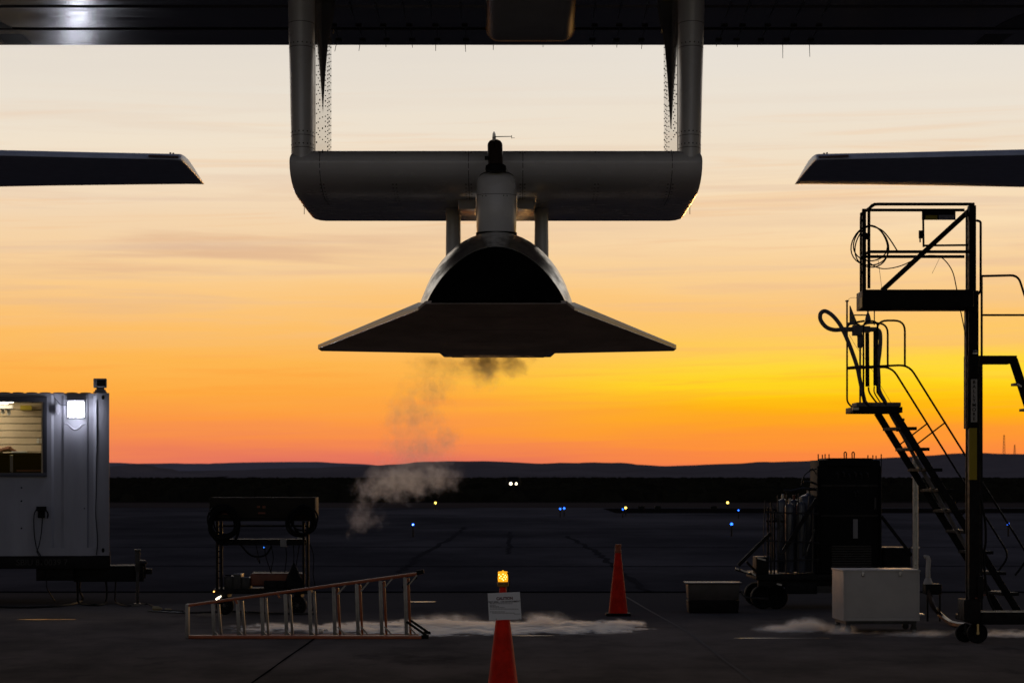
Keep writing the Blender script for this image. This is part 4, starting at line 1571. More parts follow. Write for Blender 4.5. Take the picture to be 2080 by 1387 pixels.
# engine and tank on the lower deck
b = MB()
b.pbox(455, 1170, 474, 1195.6, KD + .12, KD + .5)
b.pbox(474, 1166, 489, 1195.6, KD + .08, KD + .5)
b.pbox(489, 1173, 507, 1195.6, KD + .12, KD + .5)
b.tube([K(457, 1168, .2), K(470, 1168, .2)], 0.012)
eng = b.build('engine', M['dark_steel'], cart, bevel=0.012)
b = MB()
b.tube([K(475, 1165.5, .08), K(489, 1165.5, .08)], 0.010)
b.tube([K(490, 1172, .12), K(506, 1172, .12)], 0.008)
b.build_each('exhaust_pipe', M['steel'], eng)
b = MB()
b.pbox(508, 1164, 616, 1190, KD + .14, KD + .52)
tk = b.build('tank', M['orange_paint'], cart, bevel=0.035, bseg=3)
b = MB()
b.bar(K(514, 1162.2, .16), K(612, 1162.2, .16), .02, .014)
b.build('tank_rim', M['steel'], tk)
b = MB()
b.pbox(536, 1179, 580, 1195.4, KD + .09, KD + .138)
b.build('control_box', M['black_steel'], cart, bevel=0.006)
# cable coils hanging from the cabinet
def coil(cx, cy, rx, ry, nl, seed, label):
    rv = random.Random(seed)
    b = MB()
    for i in range(nl):
        ox, oy = rv.uniform(-5, 5), rv.uniform(-6, 9)
        qx, qy = rx * rv.uniform(.72, 1.06), ry * rv.uniform(.75, 1.08)
        yo = -.08 + .12 * rv.random()
        ph = rv.uniform(0, 6)
        pts = []
        for k in range(27):
            a = 2 * math.pi * k / 26
            q = 1 + .04 * math.sin(2 * a + ph)
            pts.append(K(cx + ox + qx * q * math.cos(a), cy + oy + qy * q * math.sin(a), yo - .05 + .02 * math.sin(a + ph)))
        b.tube(pts, 0.011, 6)
    return tag(b.build('cable_coil', M['black']), label, 'cable coil', 'cable coils hung on the service cart')


coil(455, 1062, 32, 34, 9, 3, 'black cable coil hung at the left end of the cart cabinet, larger and lower')
coil(613, 1056, 29, 27, 9, 8, 'black cable coil hung at the right end of the cart cabinet, smaller and tighter')
b = MB()
for i in range(6):
    b.tube([K(605 + 1.5 * i, 1094, .05), K(604 + 2 * i, 1084 - abs(i - 2.5), .04), K(608 + i, 1078, .05)], 0.004, 5)
tag(b.build('white_cord_bundle', M['paper']), 'small pale cord bundle sitting on the cart shelf', 'cord')
# dark bag on the right end
b = MB()
rings = []
for y_, hw3 in ((1142, 1.5), (1146, 3), (1154, 7), (1168, 13), (1182, 18), (1192, 20), (1196, 18)):
    rings.append([K(597 + hw3 * math.cos(R(a)) * (1 + .08 * math.sin(3 * R(a))), y_, .05 + hw3 * .006 * math.sin(R(a))) for a in range(0, 360, 30)])
b.loft(rings)
tag(b.build('sack', M['black'], smooth=60), 'black pointed sack tied up on the right of the cart deck', 'sack')
for i, (pts, lab) in enumerate((
    ([(489, 1106), (505, 1124), (520, 1130), (540, 1126), (552, 1108)], 'thick black cable sagging under the cart shelf'),
    ([(520, 1106), (524, 1126), (528, 1144), (520, 1128)], 'black cable bunch hanging from the middle of the shelf'),
    ([(537, 1108), (540, 1130), (548, 1155), (551, 1164)], 'thin black cable dropping from the shelf to the tank'),
    ([(550, 1106), (555, 1130), (552, 1150), (549, 1163)], 'thin wavy cable dropping right of the shelf middle'),
    ([(580, 1108), (582, 1130), (578, 1163)], 'thin black cable dropping from the grey switch box'),
    ([(596, 1106), (597, 1130), (596, 1144)], 'thin black line holding up the sack'),
    ([(630, 1105), (637, 1130), (636, 1165), (640, 1190), (641, 1220), (634, 1240)], 'thin black cable curving outside the right post'),
    ([(608, 1106), (605, 1125), (601, 1150)], 'black cable leaning beside the sack'))):
    cord('cart_cable', [K(x, y, .06 + .01 * i) for x, y in pts], 0.006 if i != 0 else .012, M['black'], lab)
# hoses lying on the ground under the cart
cord('ground_hose', [G(300, 1240, .015), G(380, 1244, .015), G(470, 1241, .015), G(560, 1245, .015), G(640, 1246, .015)], 0.012, M['dark_steel'], 'dark hose lying on the concrete under the service cart', 'hose')

# ------------------------------------------------------------------ cones, sign, beacon
def cone_obj(D, xcen, base_y, top_y, hb, ht, label, low):
    g = Vector(((xcen - CX) * D / F, D, 0))
    t_ = thing('traffic_cone', g, label, 'traffic cone', 'traffic cones')
    q = D / F
    h_ = CZ - (top_y - HY) * q
    b = MB()
    b.lathe(g, [(hb * q, .035), (hb * q * .985, .06), (ht * q, h_), (ht * q * .8, h_ + .004)], 32)
    b.build('cone_body', M['cone'], t_)
    b = MB()
    sq = hb * q * 1.28
    b.box(g + Vector((0, 0, .018)), (2 * sq, 2 * sq, .034))
    b.build('cone_base', M['black'], t_, bevel=0.01)
    return t_, g, q, h_


ND = 20.0
tc, g, q, h_ = cone_obj(ND, 1021.5, 1473, 1193, 39.5, 6.6, 'near red cone carrying the caution sign and the flashing amber beacon', 0)
tc2, g2, q2, h2 = cone_obj(G(0, 1250).y, 1255.5, 1250, 1122, 19.5, 6.0, 'far red cone with an orange collar and nothing on it', 0)
b = MB()
b.lathe(g2, [(5.2 * q2, h2 - .01), (6.6 * q2, h2 + .0), (6.6 * q2, h2 + .03), (5.9 * q2, h2 + .04), (6.3 * q2, h2 + .075), (6.3 * q2, h2 + .10), (5.0 * q2, h2 + .108)], 20)
b.build('cone_collar', M['cone_dim'], tc2)

bz = h_ + .004
bc = thing('warning_beacon', g + Vector((0, 0, bz)), 'lit amber beacon on top of the near red cone', 'beacon')
b = MB()
b.lathe(g + Vector((0, 0, bz)), [(.026, 0), (.038, .006), (.041, .012), (.041, .020), (.037, .022), (.041, .024), (.041, .036), (.035, .038)], 22)
b.build('beacon_base', M['amber_base'], bc)
b = MB()
b.lathe(g + Vector((0, 0, bz + .038)), [(.034, 0), (.036, .02), (.034, .05), (.035, .068), (.030, .072), (.006, .074), (.005, .080)], 14)
ln = b.build('beacon_lens', M['amber'], bc, smooth=20)
b = MB()
for a, zz in ((-88, .054), (-62, .046), (-112, .040), (-76, .034), (-128, .028), (-98, .022), (-58, .020), (-140, .050), (-45, .034), (-84, .012)):
    b.disc(g + Vector((.0355 * math.cos(R(a)), .0355 * math.sin(R(a)), bz + .038 + zz)), (math.cos(R(a)), math.sin(R(a)), 0), .0036, .002, 8)
b.build_each('beacon_led', M['amber_hot'], ln)
b = MB()
b.tube(spline([g + Vector((.030, -.02, bz + .105)), g + Vector((.042, -.02, bz + .075)), g + Vector((.046, -.03, bz + .03)), g + Vector((.038, -.06, bz - .02)), g + Vector((.030, -.075, bz - .032))], 5), .004, 6)
b.build('beacon_strap', M['black'], bc)

sg = thing('caution_sign', P(1025, 1230, ND - .085), 'white CAUTION sheet tied to the front of the near red cone', 'sign')
cs = [P(990.5, 1204.5, ND - .08), P(1056, 1201.5, ND - .08), P(1059.5, 1257, ND - .10), P(993.5, 1259, ND - .10)]
b = MB()
b.loft([cs, [p + Vector((0, .006, 0)) for p in cs]])
b.build('sheet', M['sign'], sg)
tilt = math.degrees(math.atan2((cs[1] - cs[0]).z, (cs[1] - cs[0]).x))
fy = ND - .094


def sgn_pt(x, y):
    return P(x, y, ND - .0815 - .02 * (y - 1203) / 56)


text('lettering', 'CAUTION', sgn_pt(1025, 1215), 8.0 * ND / F, M['sign_red'], sg, ry=-tilt * .7, extrude=.0005, sx=.92, bold=.0009)
text('lettering', 'TEST AREA - LIVE ENVIRONMENT', sgn_pt(1024, 1221.7), 4.8 * ND / F, M['sign_ink'], sg, ry=-tilt * .7, extrude=.0005, sx=.90, bold=.0003)
b = MB()
rv = random.Random(2)
for y_, xa, xb in ((1225.3, 995, 1041), (1228.4, 995, 1007), (1231, 995, 1014), (1233.4, 996, 1025), (1236.2, 996, 1053), (1241.8, 995, 1026), (1244.3, 1000, 1045), (1246.2, 1044, 1057)):
    x = xa
    while x < xb:
        wd = min(xb, x + rv.uniform(1.5, 5)) - x
        p = sgn_pt(x + wd / 2, y_)
        b.box(p + Vector((0, -.0006, 0)), (wd * ND / F, .001, .85 * ND / F))
        x += wd + .7
b.build('small_print', M['sign_ink'], sg, smooth=0)
b = MB()
for x, y_ in ((1008, 1256.5), (1055, 1256)):
    b.disc(P(x, y_, ND - .106), (0, -1, 0), .004, .003, 8)
b.build_each('grommet', M['steel'], sg)

# ------------------------------------------------------------------ personnel lift at the right
VD = 30.0
lift = thing('personnel_lift', Vector(((1980 - CX) * VD / F, VD, 0)), 'tall black one-man lift with a raised railed cage and yellow stripe on its mast', 'lift')


def V(x, y, off=0.0):
    return P(x, y, VD + off)


b = MB()
b.pbox(1969, 417, 1983, 625, VD - .02, VD + .12)
b.pbox(1968, 590, 1988, 800, VD - .10, VD + .22)
b.pbox(1966, 722, 1990, 870, VD - .08, VD + .20)
b.pbox(1964.5, 745, 1967, 775, VD - .05, VD + .1)
b.pbox(1990.3, 742, 1993.5, 768, VD - .05, VD + .1)
b.pbox(1970, 868, 1991, 1262, VD - .06, VD + .18)
b.pbox(1962.5, 430, 1965.5, 1262, VD - .03, VD + .02)
mast = b.build('mast', M['black_steel'], lift, bevel=0.006)
b = MB()
b.pbox(1969, 869, 1984.5, 974, VD - .105, VD - .062)
b.build('yellow_stripe', M['yellow'], mast)
b = MB()
b.pbox(1972.5, 770, 1985, 857, VD - .112, VD - .102)
pl = b.build('name_plate', M['plate'], mast)
for i, ch in enumerate('BALLYMORE'):
    text('letter', ch, V(1978.7, 776 + i * 9.35, -.1135), 9.6 * VD / F, M['black'], pl, extrude=.0005, bold=.0012)
b = MB()
b.pbox(1976, 716, 1986, 719, VD - .13, VD - .10)
b.tube([V(1977, 714, -.11), V(1981, 712, -.12), V(1985, 714, -.11)], .012)
b.build_each('pulley', M['steel'], mast)
# cage
cg0, cg1 = -.33, .33
b = MB()
b.pbox(1755, 588, 1978, 625, VD + cg0, VD + cg1)
floor_ = b.build('cage_floor', M['black_steel'], lift, bevel=0.01)
b = MB()
b.pbox(1751, 604, 1756, 624, VD + cg0 - .01, VD + cg0 + .2)
b.build('corner_tape', M['yellow_card'], floor_)
b = MB()
rr = 0.016
za, zm = V(0, 421).z, V(0, 516.5).z
zfl = V(0, 590).z
Xa, Xb = V(1757, 0).x, V(1969, 0).x
for off in (cg0, cg1):
    b.tube(rounded([(Xa, VD + off, zfl), (Xa, VD + off, za), (Xb, VD + off, za)], .09, 5), rr, 8)
    b.tube([(Xa, VD + off, zm), (Xb, VD + off, zm)], rr, 8)
b.tube([(Xa, VD + cg0, zm), (Xa, VD + cg1, zm)], rr, 8)
b.tube([(Xa + .06, VD + cg0, za), (Xa + .06, VD + cg1, za)], rr, 8)
b.build('guard_rail', M['black_steel'], lift)
b = MB()
b.pbox(1752, 424, 1759.5, 625, VD - .36, VD - .30)
for y_ in (432, 445, 475, 520, 551):
    b.pbox(1747.5, y_, 1753, y_ + 5, VD - .35, VD - .31)
b.pbox(1759, 473, 1764, 486, VD - .36, VD - .3)
b.build('gate_post', M['black_steel'], lift, bevel=0.003)
b = MB()
b.bar(V(1792, 590, .1), V(1972, 425, .1), .05, .052)
b.build('diagonal_brace', M['black_steel'], lift)
b = MB()
b.tube([V(1875, 428, -.33), V(1876, 502, -.33)], .011, 6)
b.tube([V(1875, 499, -.33), V(1967, 498, -.33)], .011, 6)
b.pbox(1867, 468, 1875, 484, VD - .35, VD - .31)
b.pbox(1868, 484, 1870.5, 492, VD - .34, VD - .32)
b.build('gate', M['black_steel'], lift)
b = MB()
b.loft([[V(x, y, o_) for x, y in ((1872.5, 447), (1872.5, 428.5), (1884, 425), (1952, 424.5), (1962, 428), (1941, 430), (1941, 447))] for o_ in (-.40, -.34)])
sb = b.build('sign_box', M['black_steel'], lift)
b = MB()
b.pbox(1880, 437.5, 1904, 446, VD - .405, VD - .401)
b.build('yellow_placard', M['yellow_card'], sb)
b = MB()
b.pbox(1907, 437, 1938, 446.5, VD - .405, VD - .401)
b.build('grey_placard', M['grey_card'], sb)
b = MB()
for y_, xa, xb in ((439.5, 1910, 1921), (442, 1910, 1919), (440, 1924, 1935), (443, 1925, 1936)):
    b.pbox(xa, y_, xb, y_ + .8, VD - .4065, VD - .4052)
b.build_each('placard_print', M['sign_ink'], sb, smooth=0)
b = MB()
b.tube(rounded([V(1983, 448, .05), V(1992, 450, .05), V(1992, 592, .05), V(1984, 600, .05)], .10, 5), .013, 8)
b.build('rear_handle', M['black_steel'], lift)
# base
b = MB()
b.pbox(1958, 1218, 1992, 1262, VD - .12, VD + .3)
b.pbox(1992.3, 1240, 2230, 1268, VD - .05, VD + .05)
b.pbox(1992.3, 1240, 2230, 1268, VD + .75, VD + .85)
b.pbox(1970, 1255, 1992, 1266, VD - .1, VD + .9)
b.pbox(1986, 1170, 1998, 1215, VD - .09, VD + .1)
base_ = b.build('base', M['black_steel'], lift, bevel=0.008)
b = MB()
b.pbox(1992.5, 1240.2, 2230, 1243.2, VD - .058, VD - .051)
b.build('steel_edge', M['steel'], base_)
for x, r_ in ((1963.5, 19), (1982, 21)):
    b = MB()
    q = r_ * VD / F
    c_ = Vector(((x - CX) * VD / F, VD - .12 if x > 1970 else VD + .1, q))
    b.lathe(c_, [(0, 0), (q * .35, 0), (q * .4, .012), (q * .75, .008), (q * .95, -.01), (q, .015), (q, .05), (q * .9, .065), (0, .06)], 24, axis=(0, 1, 0))
    wh = b.build('caster', M['black'], lift)
    b = MB()
    b.bar(c_ + Vector((0, -.02, q * .9)), c_ + Vector((0, -.02, -q * .1)), .012, .02)
    b.disc(c_ + Vector((0, -.012, 0)), (0, -1, 0), .02, .012, 10)
    b.build('caster_fork', M['brass'] if x > 1970 else M['dark_steel'], wh)
b = MB()
for x, y_ in ((1983, 1214), (2000, 1208)):
    b.box(V(x, y_, -.14), (.02, .02, .014))
b.build_each('orange_glint', M['orange_paint'], base_)  # small blocks coloured orange in place of faint glints
bpy.data.materials['small_orange_lamp']
# hose coil on the cage and the cables
b = MB()
for cx_, cy_, rx, ry, off in ((1767, 499, 38, 40, -.37), (1768, 494, 34, 36, -.385), (1770, 501, 33, 42, -.36)):
    b.tube([V(cx_ + rx * math.cos(R(a)) + 3 * math.sin(R(2 * a)), cy_ + ry * math.sin(R(a)), off) for a in range(0, 361, 12)], .0068, 6)
tag(b.build('hose_coil', M['black']), 'thin black hose coil hung on the lift cage corner', 'hose coil')
cord('air_hose', [V(1768, 459, -.38), V(1790, 467, -.38), V(1806, 484, -.37), V(1824, 512, -.34)], .007, M['black'], 'black hose end tied from the coil to the middle rail', 'hose')
cord('air_hose', [V(1756, 525, -.36), V(1775, 540, -.3), (V(1797, 546, -.2)), V(1830, 540, 0), V(1868, 523, 0), V(1895, 519, 0), V(1915, 525, .1), V(1934, 550, .1), V(1943, 586, .1), V(1950, 625, .1), V(1958, 665, .05), V(1964, 700, 0)], .006, M['black'], 'long thin black hose looping across the cage and down to the mast', 'hose')
cord('tie_wire', [V(1782, 517, -.3), V(1786, 545, -.3), V(1791, 586, -.3)], .0022, M['dark_steel'], 'thin tie wire hanging from the middle rail to the cage floor', 'wire')
cord('tie_wire', [V(1909, 523, .1), V(1901, 540, .1), V(1893, 556, .1)], .0018, M['dark_steel'], 'short loose wire dangling from the arching hose', 'wire')

# ------------------------------------------------------------------ rolling stair with its platform
SD = 34.6
stair = thing('rolling_stair', Vector(((1900 - CX) * SD / F, SD, 0)), 'black rolling stair with a high railed platform left of the lift', 'stair')
OFFV = (-.13, .58)


def S(x, y, side=0.0, off=0.0):
    p = P(x, y, SD - .3)
    return Vector((p.x + OFFV[0] * side, p.y + OFFV[1] * side + off, p.z))


b = MB()
for side in (0, 1):
    x0_ = 1816
    b.bar(S(x0_, 836, side), S(x0_ + 428 / 1.62, 1262, side), .03, .085)
stringer = b.build('stringer', M['black_steel'], stair, bevel=0.004)
for i, y_ in enumerate((870, 912, 954, 996, 1038, 1080, 1122, 1164, 1206)):
    x = 1816 + (y_ - 836) / 1.62
    b = MB()
    a, c_ = S(x + 3, y_, -.02), S(x + 3, y_, 1.02)
    vs = [a + Vector((-.07, 0, -.02)), a + Vector((.13, 0, -.02)), a + Vector((.13, 0, .02)), a + Vector((-.07, 0, .02))]
    b.loft([vs, [p + (c_ - a) for p in vs]])
    tr_ = b.build('tread', M['black_steel'], stair, bevel=0.004)
    if i in (1, 2, 3, 4, 5):
        b = MB()
        b.box(S(x - 9, y_ - 1, .35, 0) + Vector((0, 0, .024)), (.05, .12, .006))
        b.build('tread_nosing', M['steel'], tr_)
b = MB()
a0, a1 = P(1733, 838, SD - .4), P(1834, 826, SD - .4)
b.box(((a0.x + a1.x) / 2, SD, (a0.z + a1.z) / 2), (a1.x - a0.x, .75, a1.z - a0.z))
pf = b.build('platform', M['black_steel'], stair, bevel=0.006)
b = MB()
a0, a1 = P(1740, 825.6, SD - .3), P(1830, 817, SD - .3)
b.box(((a0.x + a1.x) / 2, SD - .05, (a0.z + a1.z) / 2), (a1.x - a0.x, .5, a1.z - a0.z))
b.build('platform_box', M['grey_hose'], pf, bevel=0.006)
b = MB()
b.box(P(1738, 830, SD - .41), (.075, .03, .03))
b.build('corner_plate', M['steel'], pf)
r_ = .0125
for side in (0, 1):
    b = MB()
    sx_ = 0
    b.tube(rounded([S(1753, 745, side), S(1846, 741, side), S(1846 + 310 / 1.6, 741 + 310 / 1.0, side) if False else S(2090, 1131, side), S(2062, 1168, side)], .12, 5), r_, 8)
    b.build('hand_rail', M['black_steel'], stair)
    b = MB()
    b.tube(rounded([S(1838, 745, side), S(1838, 651, side), S(1781, 651, side), S(1781, 742, side)], .13, 6), r_, 8)
    b.tube([S(1781, 742, side), S(1782, 797, side), S(1800, 822, side)], r_, 8)
    b.build('hoop_rail', M['black_steel'], stair)
    b = MB()
    b.tube(rounded([S(1754, 743, side), S(1754, 652, side), S(1783, 652, side), S(1783, 690, side)], .10, 5), r_ * .9, 8)
    b.tube(rounded([S(1754, 743, side), S(1754, 814, side), S(1766, 826, side)], .06, 5), r_ * .9, 8)
    b.build('platform_rail', M['black_steel'], stair)
    b = MB()
    x = 1816 + (905 - 836) / 1.62
    b.tube([S(x, 905, side), S(1921, 857, side)], r_ * .8, 6)
    b.tube([S(x + 90, 1050, side), S(2005, 997, side)], r_ * .8, 6)
    b.build_each('rail_stay', M['black_steel'], stair)
b = MB()
b.tube([S(1754, 743, 0), S(1754, 743, 1)], r_, 6)
b.tube([S(1755, 652, 0), S(1755, 652, 1)], r_, 6)
b.build('end_rail', M['black_steel'], stair)
b = MB()
b.cyl(P(1859.5, 925, 36), P(1859.5, 1236, 36), .036, .036, 14)
b.lathe(P(1859.5, 970, 36), [(.036, 0), (.052, 0), (.052, .014), (.036, .014)], 16)
b.lathe(P(1859.5, 1113, 36), [(.036, 0), (.052, 0), (.052, .014), (.036, .014)], 16)
b.box(Vector(((1859.5 - CX) * 36 / F, 36, .01)), (.2, .2, .02))
tag(b.build('pipe_stand', M['steel']), 'bright steel standpipe with two flanges under the stair', 'pipe')
b = MB()
c0 = S(1843, 868, .4)
b.cyl(c0, c0 + Vector((.02, 0, .09)), .012, .012, 8)
b.box(c0 + Vector((.02, 0, .1)), (.06, .03, .03))
b.box(c0 + Vector((.0, 0, -.02)), (.10, .06, .05))
tag(b.build('stair_latch', M['dark_steel'], bevel=.004), 'small lever clamped at the top of the stair flight', 'lever')

# vent arm standing on the platform
vent = thing('vent_manifold', P(1760, 817, SD), 'grey vent manifold with valves and hoses standing on the stair platform', 'manifold')


def Q(x, y, off=0.0):
    return P(x, y, SD + off)


b = MB()
b.cyl(Q(1708, 669), Q(1782, 669), .030, .030, 12)
b.pbox(1733, 660, 1752, 681, SD - .07, SD + .07)
b.pbox(1717, 664, 1727, 673, SD - .05, SD + .05)
b.pbox(1756, 662, 1768, 675, SD - .05, SD + .05)
b.build('header_pipe', M['grey_hose'], vent, bevel=.008)
b = MB()
b.cyl(Q(1720.5, 612), Q(1720.5, 664), .011, .011, 8)
b.lathe(Q(1720.5, 613), [(.01, 0), (.026, .004), (.02, .014), (.004, .022)], 10)
b.build('stub_pipe', M['grey_hose'], vent)
b = MB()
tri = [(1725.5, 660), (1725.5, 621), (1727.5, 621), (1743, 660)]
b.loft([[Q(x, y, o_) for x, y in tri] for o_ in (-.012, .012)])
for (x, y, rr_) in ((1730, 632, 2.0), (1730, 641, 2.0), (1730, 650, 2.0), (1736, 650, 1.8)):
    b.disc(Q(x, y, -.013), (0, -1, 0), rr_ * SD / F, .002, 10, 1)
b.build('gusset', [M['grey_hose'], M['yellow_card']], vent)
b = MB()
b.tube([Q(1763, 658), Q(1763, 648), Q(1763, 640), Q(1763, 636), Q(1763, 626)], [.036, .036, .024, .012, .008], 12)
b.tube([Q(1763, 640), Q(1735, 640)], .008, 6)
b.build('valve', M['grey_hose'], vent)
b = MB()
b.tube([Q(1747, 680), Q(1747, 686), Q(1747, 704), Q(1747, 707)], [.042, .034, .034, .022], 12)
b.tube([Q(1747, 707), Q(1747, 820)], .011, 8)
b.build('filter_pot', M['grey_hose'], vent)
b = MB()
b.tube([Q(1761.5, 676, .05), Q(1762, 785, .05)], .026, 10)
b.tube([Q(1779, 668, .05), Q(1779, 783, .05)], .032, 10)
b.build('riser', M['black'], vent)
b = MB()
b.tube([Q(1776, 617, .1), Q(1776, 660, .1)], .007, 6)
b.tube([Q(1763, 626, 0), Q(1763, 618, 0)], .006, 6)
b.build_each('sensing_line', M['dark_steel'], vent)
cord('loop_hose', [Q(1712, 669), Q(1694, 670), Q(1678, 664), Q(1667, 650), Q(1667, 637), Q(1676, 632), Q(1690, 640), Q(1704, 656), Q(1713, 672), Q(1722, 692), Q(1731, 715), Q(1741, 745), Q(1748, 778), Q(1757, 818)], .026, M['grey_hose'], 'thick grey hose making a loop out to the left of the manifold', 'hose')
cord('drain_hose', [Q(1781, 669, -.02), Q(1787, 674, -.03), Q(1788.5, 690, -.03), Q(1787, 715, -.03), Q(1784, 740, -.03), Q(1785, 770, -.03), Q(1786, 793, -.05), Q(1797, 815, -.1), Q(1812, 845, -.15), Q(1835, 885, -.15), Q(1862, 935, -.15), Q(1900, 1000, -.1), Q(1945, 1080, -.1), Q(1985, 1150, -.1)], .025, M['grey_hose'], 'thick grey hose running from the manifold down the stair flight', 'hose')
cord('sensing_hose', [Q(1764, 786, .05), Q(1766, 797, .05), Q(1776, 812, .02), Q(1783, 820, 0)], .011, M['black'], 'thin black hose bending from the left riser to the platform', 'hose')
cord('sensing_hose', [Q(1776, 784, .05), Q(1776, 797, .05), Q(1786, 814, .02), Q(1790, 820, 0)], .008, M['black'], 'thin black hose bending from the right riser to the platform', 'hose')
cord('ground_wire', [Q(1725, 680, -.05), Q(1740, 705, -.05), Q(1765, 740, -.05), Q(1790, 785, -.06), Q(1812, 822, -.2), Q(1850, 890, -.2)], .0022, M['orange_paint'], 'thin reddish wire slanting across the platform rails', 'wire')
cord('ground_wire', [Q(1722, 611), Q(1729, 605, -.5), Q(1753, 605, -3.6)], .0024, M['dark_steel'], 'thin wire from the stub pipe to the lift cage corner', 'wire')

# second stair, running off to the right behind the lift
ED = 33.0
st2 = thing('access_stair', Vector(((2070 - CX) * ED / F, ED, 0)), 'black access stair platform running out of the picture right of the lift mast', 'stair')


def E(x, y, off=0.0):
    return P(x, y, ED + off)


b = MB()
b.pbox(1986, 722, 2066, 736, ED - .3, ED + .35)
b.build('platform', M['black_steel'], st2, bevel=.006)
for off in (-.3, .3):
    b = MB()
    b.bar(E(2058, 730, off), E(2232, 1262, off), .03, .10)
    b.build('stringer', M['black_steel'], st2)
    b = MB()
    yo = 0 if off < 0 else 0
    b.tube([E(1994, 726, off), E(1994, 560, off)], .0135, 8)
    b.tube(rounded([E(1990, 561, off), E(2068, 559, off), E(2236, 1080, off), E(2240, 1200, off)], .09, 6), .0135, 8)
    b.tube([E(1994, 640, off), E(2094, 640, off)], .012, 8)
    b.build('hand_rail', M['black_steel'], st2)
    b = MB()
    b.bar(E(1992, 736, off), E(1992, 1262, off), .04, .04)
    b.build('leg', M['black_steel'], st2)
for i in range(9):
    y_ = 780 + i * 52
    b = MB()
    x = 2058 + (y_ - 730) * 174 / 532
    c_ = E(x + 6, y_)
    b.box(c_, (.2, .62, .03))
    b.build('tread', M['black_steel'], st2)
b = MB()
b.bar(E(2067, 780, -.36), E(2075, 785, -.36), .02, .02)
b.build('tag_plate', M['steel'], st2)
# small hose bundle hanging at the mast foot
cord('mast_hose', [V(1988, 990, .1), V(1994, 1020, .1), V(2001, 1060, .1), V(2002, 1100, .1), V(1998, 1130, .1), V(2002, 1180, .1), V(2008, 1215, .1), V(2020, 1240, .1)], .013, M['black'], 'black hose snaking down beside the foot of the lift mast', 'hose')

# ------------------------------------------------------------------ gas cart
GD = 37.6
gas = thing('gas_trailer', Vector(((1690 - CX) * GD / F, GD + .5, 0)), 'black gas supply trailer with a tall cabinet, frames and cylinders', 'trailer')


def T(x, y, off=0.0):
    return P(x, y, GD + off)


b = MB()
b.pbox(1663, 934, 1788, 1164, GD + .1, GD + 1.2)
b.pbox(1660, 946, 1664, 1164, GD + .06, GD + .12)
b.pbox(1787, 946, 1791, 1164, GD + .06, GD + .12)
b.pbox(1680, 930, 1772, 946, GD + .05, GD + 1.1)
cabn = b.build('cabinet', M['black'], gas, bevel=.012)
b = MB()
for x in (1662, 1670.5, 1676, 1684, 1763, 1773, 1779.5, 1790):
    b.tube([T(x, 960, .2 + (x % 3) * .2), T(x, 922 + (x % 2) * 2, .2 + (x % 3) * .2)], .0075, 6)
for x in (1717, 1733):
    b.tube([T(x - 2, 931, .3)] + [T(x + 2.4 * math.cos(R(a)), 921 - 3.2 * math.sin(R(a)), .3) for a in range(180, -1, -30)] + [T(x + 2, 931, .3)], .008, 6)
b.build_each('lifting_eye', M['black_steel'], cabn)
b = MB()
b.pbox(1733, 1054, 1742.5, 1093, GD + .085, GD + .098)
b.build('label_plate', M['grey_card'], cabn)
b = MB()
for i in range(9):
    b.pbox(1690, 1108 + i * 5, 1770, 1110.5 + i * 5, GD + .082, GD + .098)
b.build('vent_louvre', M['dark_steel'], cabn)
b = MB()
b.pbox(1668, 985, 1784, 987, GD + .086, GD + .098)
b.pbox(1668, 1046, 1784, 1048, GD + .086, GD + .098)
b.pbox(1776, 1010, 1780, 1034, GD + .07, GD + .098)
b.build('door_frame', M['dark_steel'], cabn)
b = MB()
for x, y_ in ((1700, 960), (1712, 958), (1724, 962), (1736, 958), (1748, 961), (1760, 959), (1735, 998), (1741, 996)):
    b.tube([T(x, y_, .07), T(x + 3, y_ + 3, .05), T(x + 3, y_ + 10, .07)], .012, 6)
b.build_each('gauge_pipe', M['dark_steel'], cabn)
b = MB()
b.pbox(1536, 1166, 1852, 1178, GD - .1, GD + 1.5)
b.pbox(1540, 1178.3, 1850, 1192, GD + .0, GD + .12)
b.pbox(1536, 1131, 1562, 1165.6, GD - .05, GD + .5)
b.pbox(1596, 1183, 1660, 1206, GD - .12, GD - .005)
b.pbox(1794, 1112, 1850, 1165.6, GD + .2, GD + .9)
b.build('deck', M['black_steel'], gas, bevel=.008)
b = MB()
b.pbox(1660, 1190, 1692, 1204, GD - .14, GD - .121)
b.build('number_plate', M['dark_steel'], gas)
b = MB()
for x in (1560, 1566, 1573):
    b.pbox(x - 1.6, 1030 + (x - 1560) * .6, x + 1.6, 1166, GD + .05, GD + .09)
b.pbox(1556, 1056, 1592, 1060, GD + .05, GD + .09)
b.bar(T(1660, 1012, -.02), T(1592, 1118, -.02), .05, .05)
b.bar(T(1565, 1083, -.02), T(1500, 1148, -.02), .035, .045)
b.bar(T(1790, 1048, .02), T(1852, 1128, .02), .035, .04)
b.build_each('brace', M['black_steel'], gas)
b = MB()
for (x0_, y0_), (x1_, y1_) in (((1494, 1153), (1501, 1156)), ((1505, 1157), (1522, 1163)), ((1528, 1164), (1535, 1168)), ((1539, 1133), (1555, 1137)), ((1578, 1185), (1588, 1188))):
    b.bar(T(x0_, y0_, -.1), T(x1_, y1_, -.1), .03, .02)
b.build_each('hand_grip', M['steel'], gas)
b = MB()
b.bar(T(1494, 1156, -.09), T(1548, 1172, -.07), .04, .03)
b.bar(T(1516, 1140, -.02), T(1545, 1170, -.02), .04, .03)
b.build_each('tow_bar', M['black_steel'], gas)
for x in (1550, 1578, 1810):
    for off in (.05, 1.1):
        b = MB()
        q = 24 * GD / F
        c_ = Vector(((x - CX) * GD / F, GD + off, q))
        b.lathe(c_, [(0, 0), (q * .5, 0), (q * .55, .02), (q * .92, .0), (q, .03), (q, .12), (q * .9, .16), (0, .15)], 20, axis=(0, 1, 0))
        b.build('wheel', M['black'], gas)
